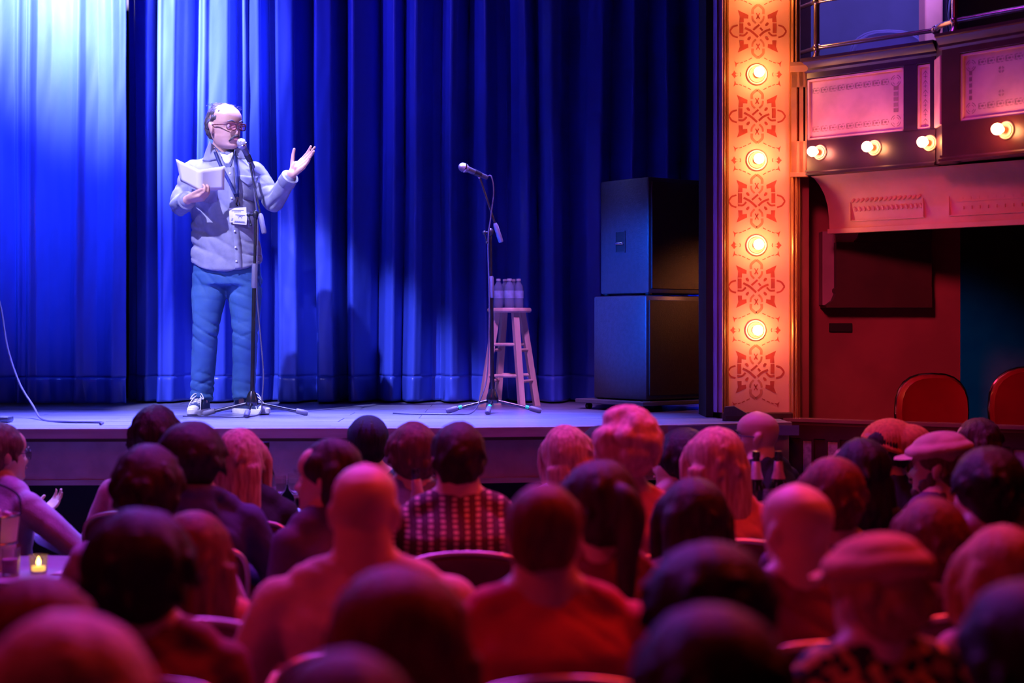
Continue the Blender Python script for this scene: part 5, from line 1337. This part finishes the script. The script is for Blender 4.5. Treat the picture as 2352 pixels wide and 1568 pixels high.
G().prism([(-.03, 0), (.03, 0), (.003, .11), (-.003, .11)], .055, (0, 0, 0), ax='x').build('card', m_label, t, False)
# candle, bucket, tumbler, papers on the left table
t = thing('votive_candle', 'lit yellow votive candle in a small clear glass on the left table', 'candle', (-1.770, 5.86, .7515))
G().lathe([(0, 0), (.028, 0), (.031, .004), (.035, .065), (.0335, .065), (.029, .008), (0, .008)], n=26).build('glass_cup', m_clear, t)
G().lathe([(0, .009), (.024, .009), (.025, .026), (0, .026)], n=20).build('wax', M('lit_wax', (.9, .55, .12), .5, emis=(1, .50, .06), es=2.2), t)
G().lathe([(0, .028), (.006, .032), (.008, .040), (.004, .052), (0, .060)], n=12).build('flame', M('flame', (1, .7, .2), .5, emis=(1, .55, .10), es=26), t)
t = thing('ice_bucket', 'frosted ice bucket with a dark metal frame at the left frame edge', 'bucket', (-1.985, 5.95, .7515), R(20))
m_frost = M('frosted_pink_lit', (.80, .45, .60), .35, trans=.25, ior=1.3)  # pink light on the bucket is put into this colour
G().lathe([(0, 0), (.085, 0), (.090, .008), (.112, .20), (.114, .205), (.109, .205), (.086, .012), (0, .012)], n=36).build('pail', m_frost, t)
for z, r in ((.10, .103), (.205, .116)): G().tube([(r*cos(a), r*sin(a), z) for a in np.linspace(0, 2*pi, 33)], .004, 6).build('metal_hoop', m_pole, t)
for a in (.3, 1.9, 3.5, 5.0): G().tube([(.092*cos(a), .092*sin(a), .0), (.118*cos(a), .118*sin(a), .205)], .0045, 6).build('metal_strap', m_pole, t)
G().tube(smooth_path([(.117, 0, .20), (.10, 0, .28), (0, 0, .325), (-.10, 0, .28), (-.117, 0, .20)], 6), .0045, 8).build('handle', m_pole, t)
g = G(); rs = np.random.RandomState(5)
for k in range(34): g.box((rs.uniform(-.07, .07), rs.uniform(-.07, .07), .19+rs.uniform(-.02, .025)), (.028, .028, .026), rz=rs.rand()*3, rx=rs.rand()*3, bev=.004)
g.build('ice', m_frost, t, False)['kind'] = 'stuff'
bottle(-2.0, 5.95, .80, 'bottle with pale foil leaning in the ice bucket at left edge', m_foilw, R(-14))
t = thing('tumbler', 'straight-sided water tumbler in front of the ice bucket on the left table', 'glass', (-1.855, 5.80, .7515), 0, 'glasses on the tables')
G().lathe([(0, 0), (.030, 0), (.031, .004), (.035, .10), (.0335, .10), (.029, .008), (0, .008)], n=26).build('cup', m_clear, t); G().lathe([(0, .009), (.0288, .009), (.0315, .06), (0, .06)], n=22).build('water', m_frost, t)
t = thing('menu_card', 'pale paper menu lying on the left table by the lavender sleeve', 'menu', (-1.63, 5.84, .7515), R(-15))
G().b2(-.07, .07, -.05, .05, 0, .003).build('page', m_label, t, False); G().b2(-.065, .06, -.045, .05, .003, .005).build('page', m_card, t, False)
# ---- stage corner: small wedge monitor
t = thing('floor_monitor', 'small dark wedge monitor on the stage corner at the pillar foot', 'loudspeaker', (1.095, 8.16, ST+.0015), R(-8)); t.scale = (.6, .6, .6)
G().prism([(-.0, 0), (.24, 0), (.24, .045), (.10, .125), (.02, .115)], .14, (-.0, 0, 0), ax='y').build('cabinet', m_cab, t, True, 20)
G().b2(.03, .22, -.006, .0, .012, .04).build('grille', m_grill, t, False)
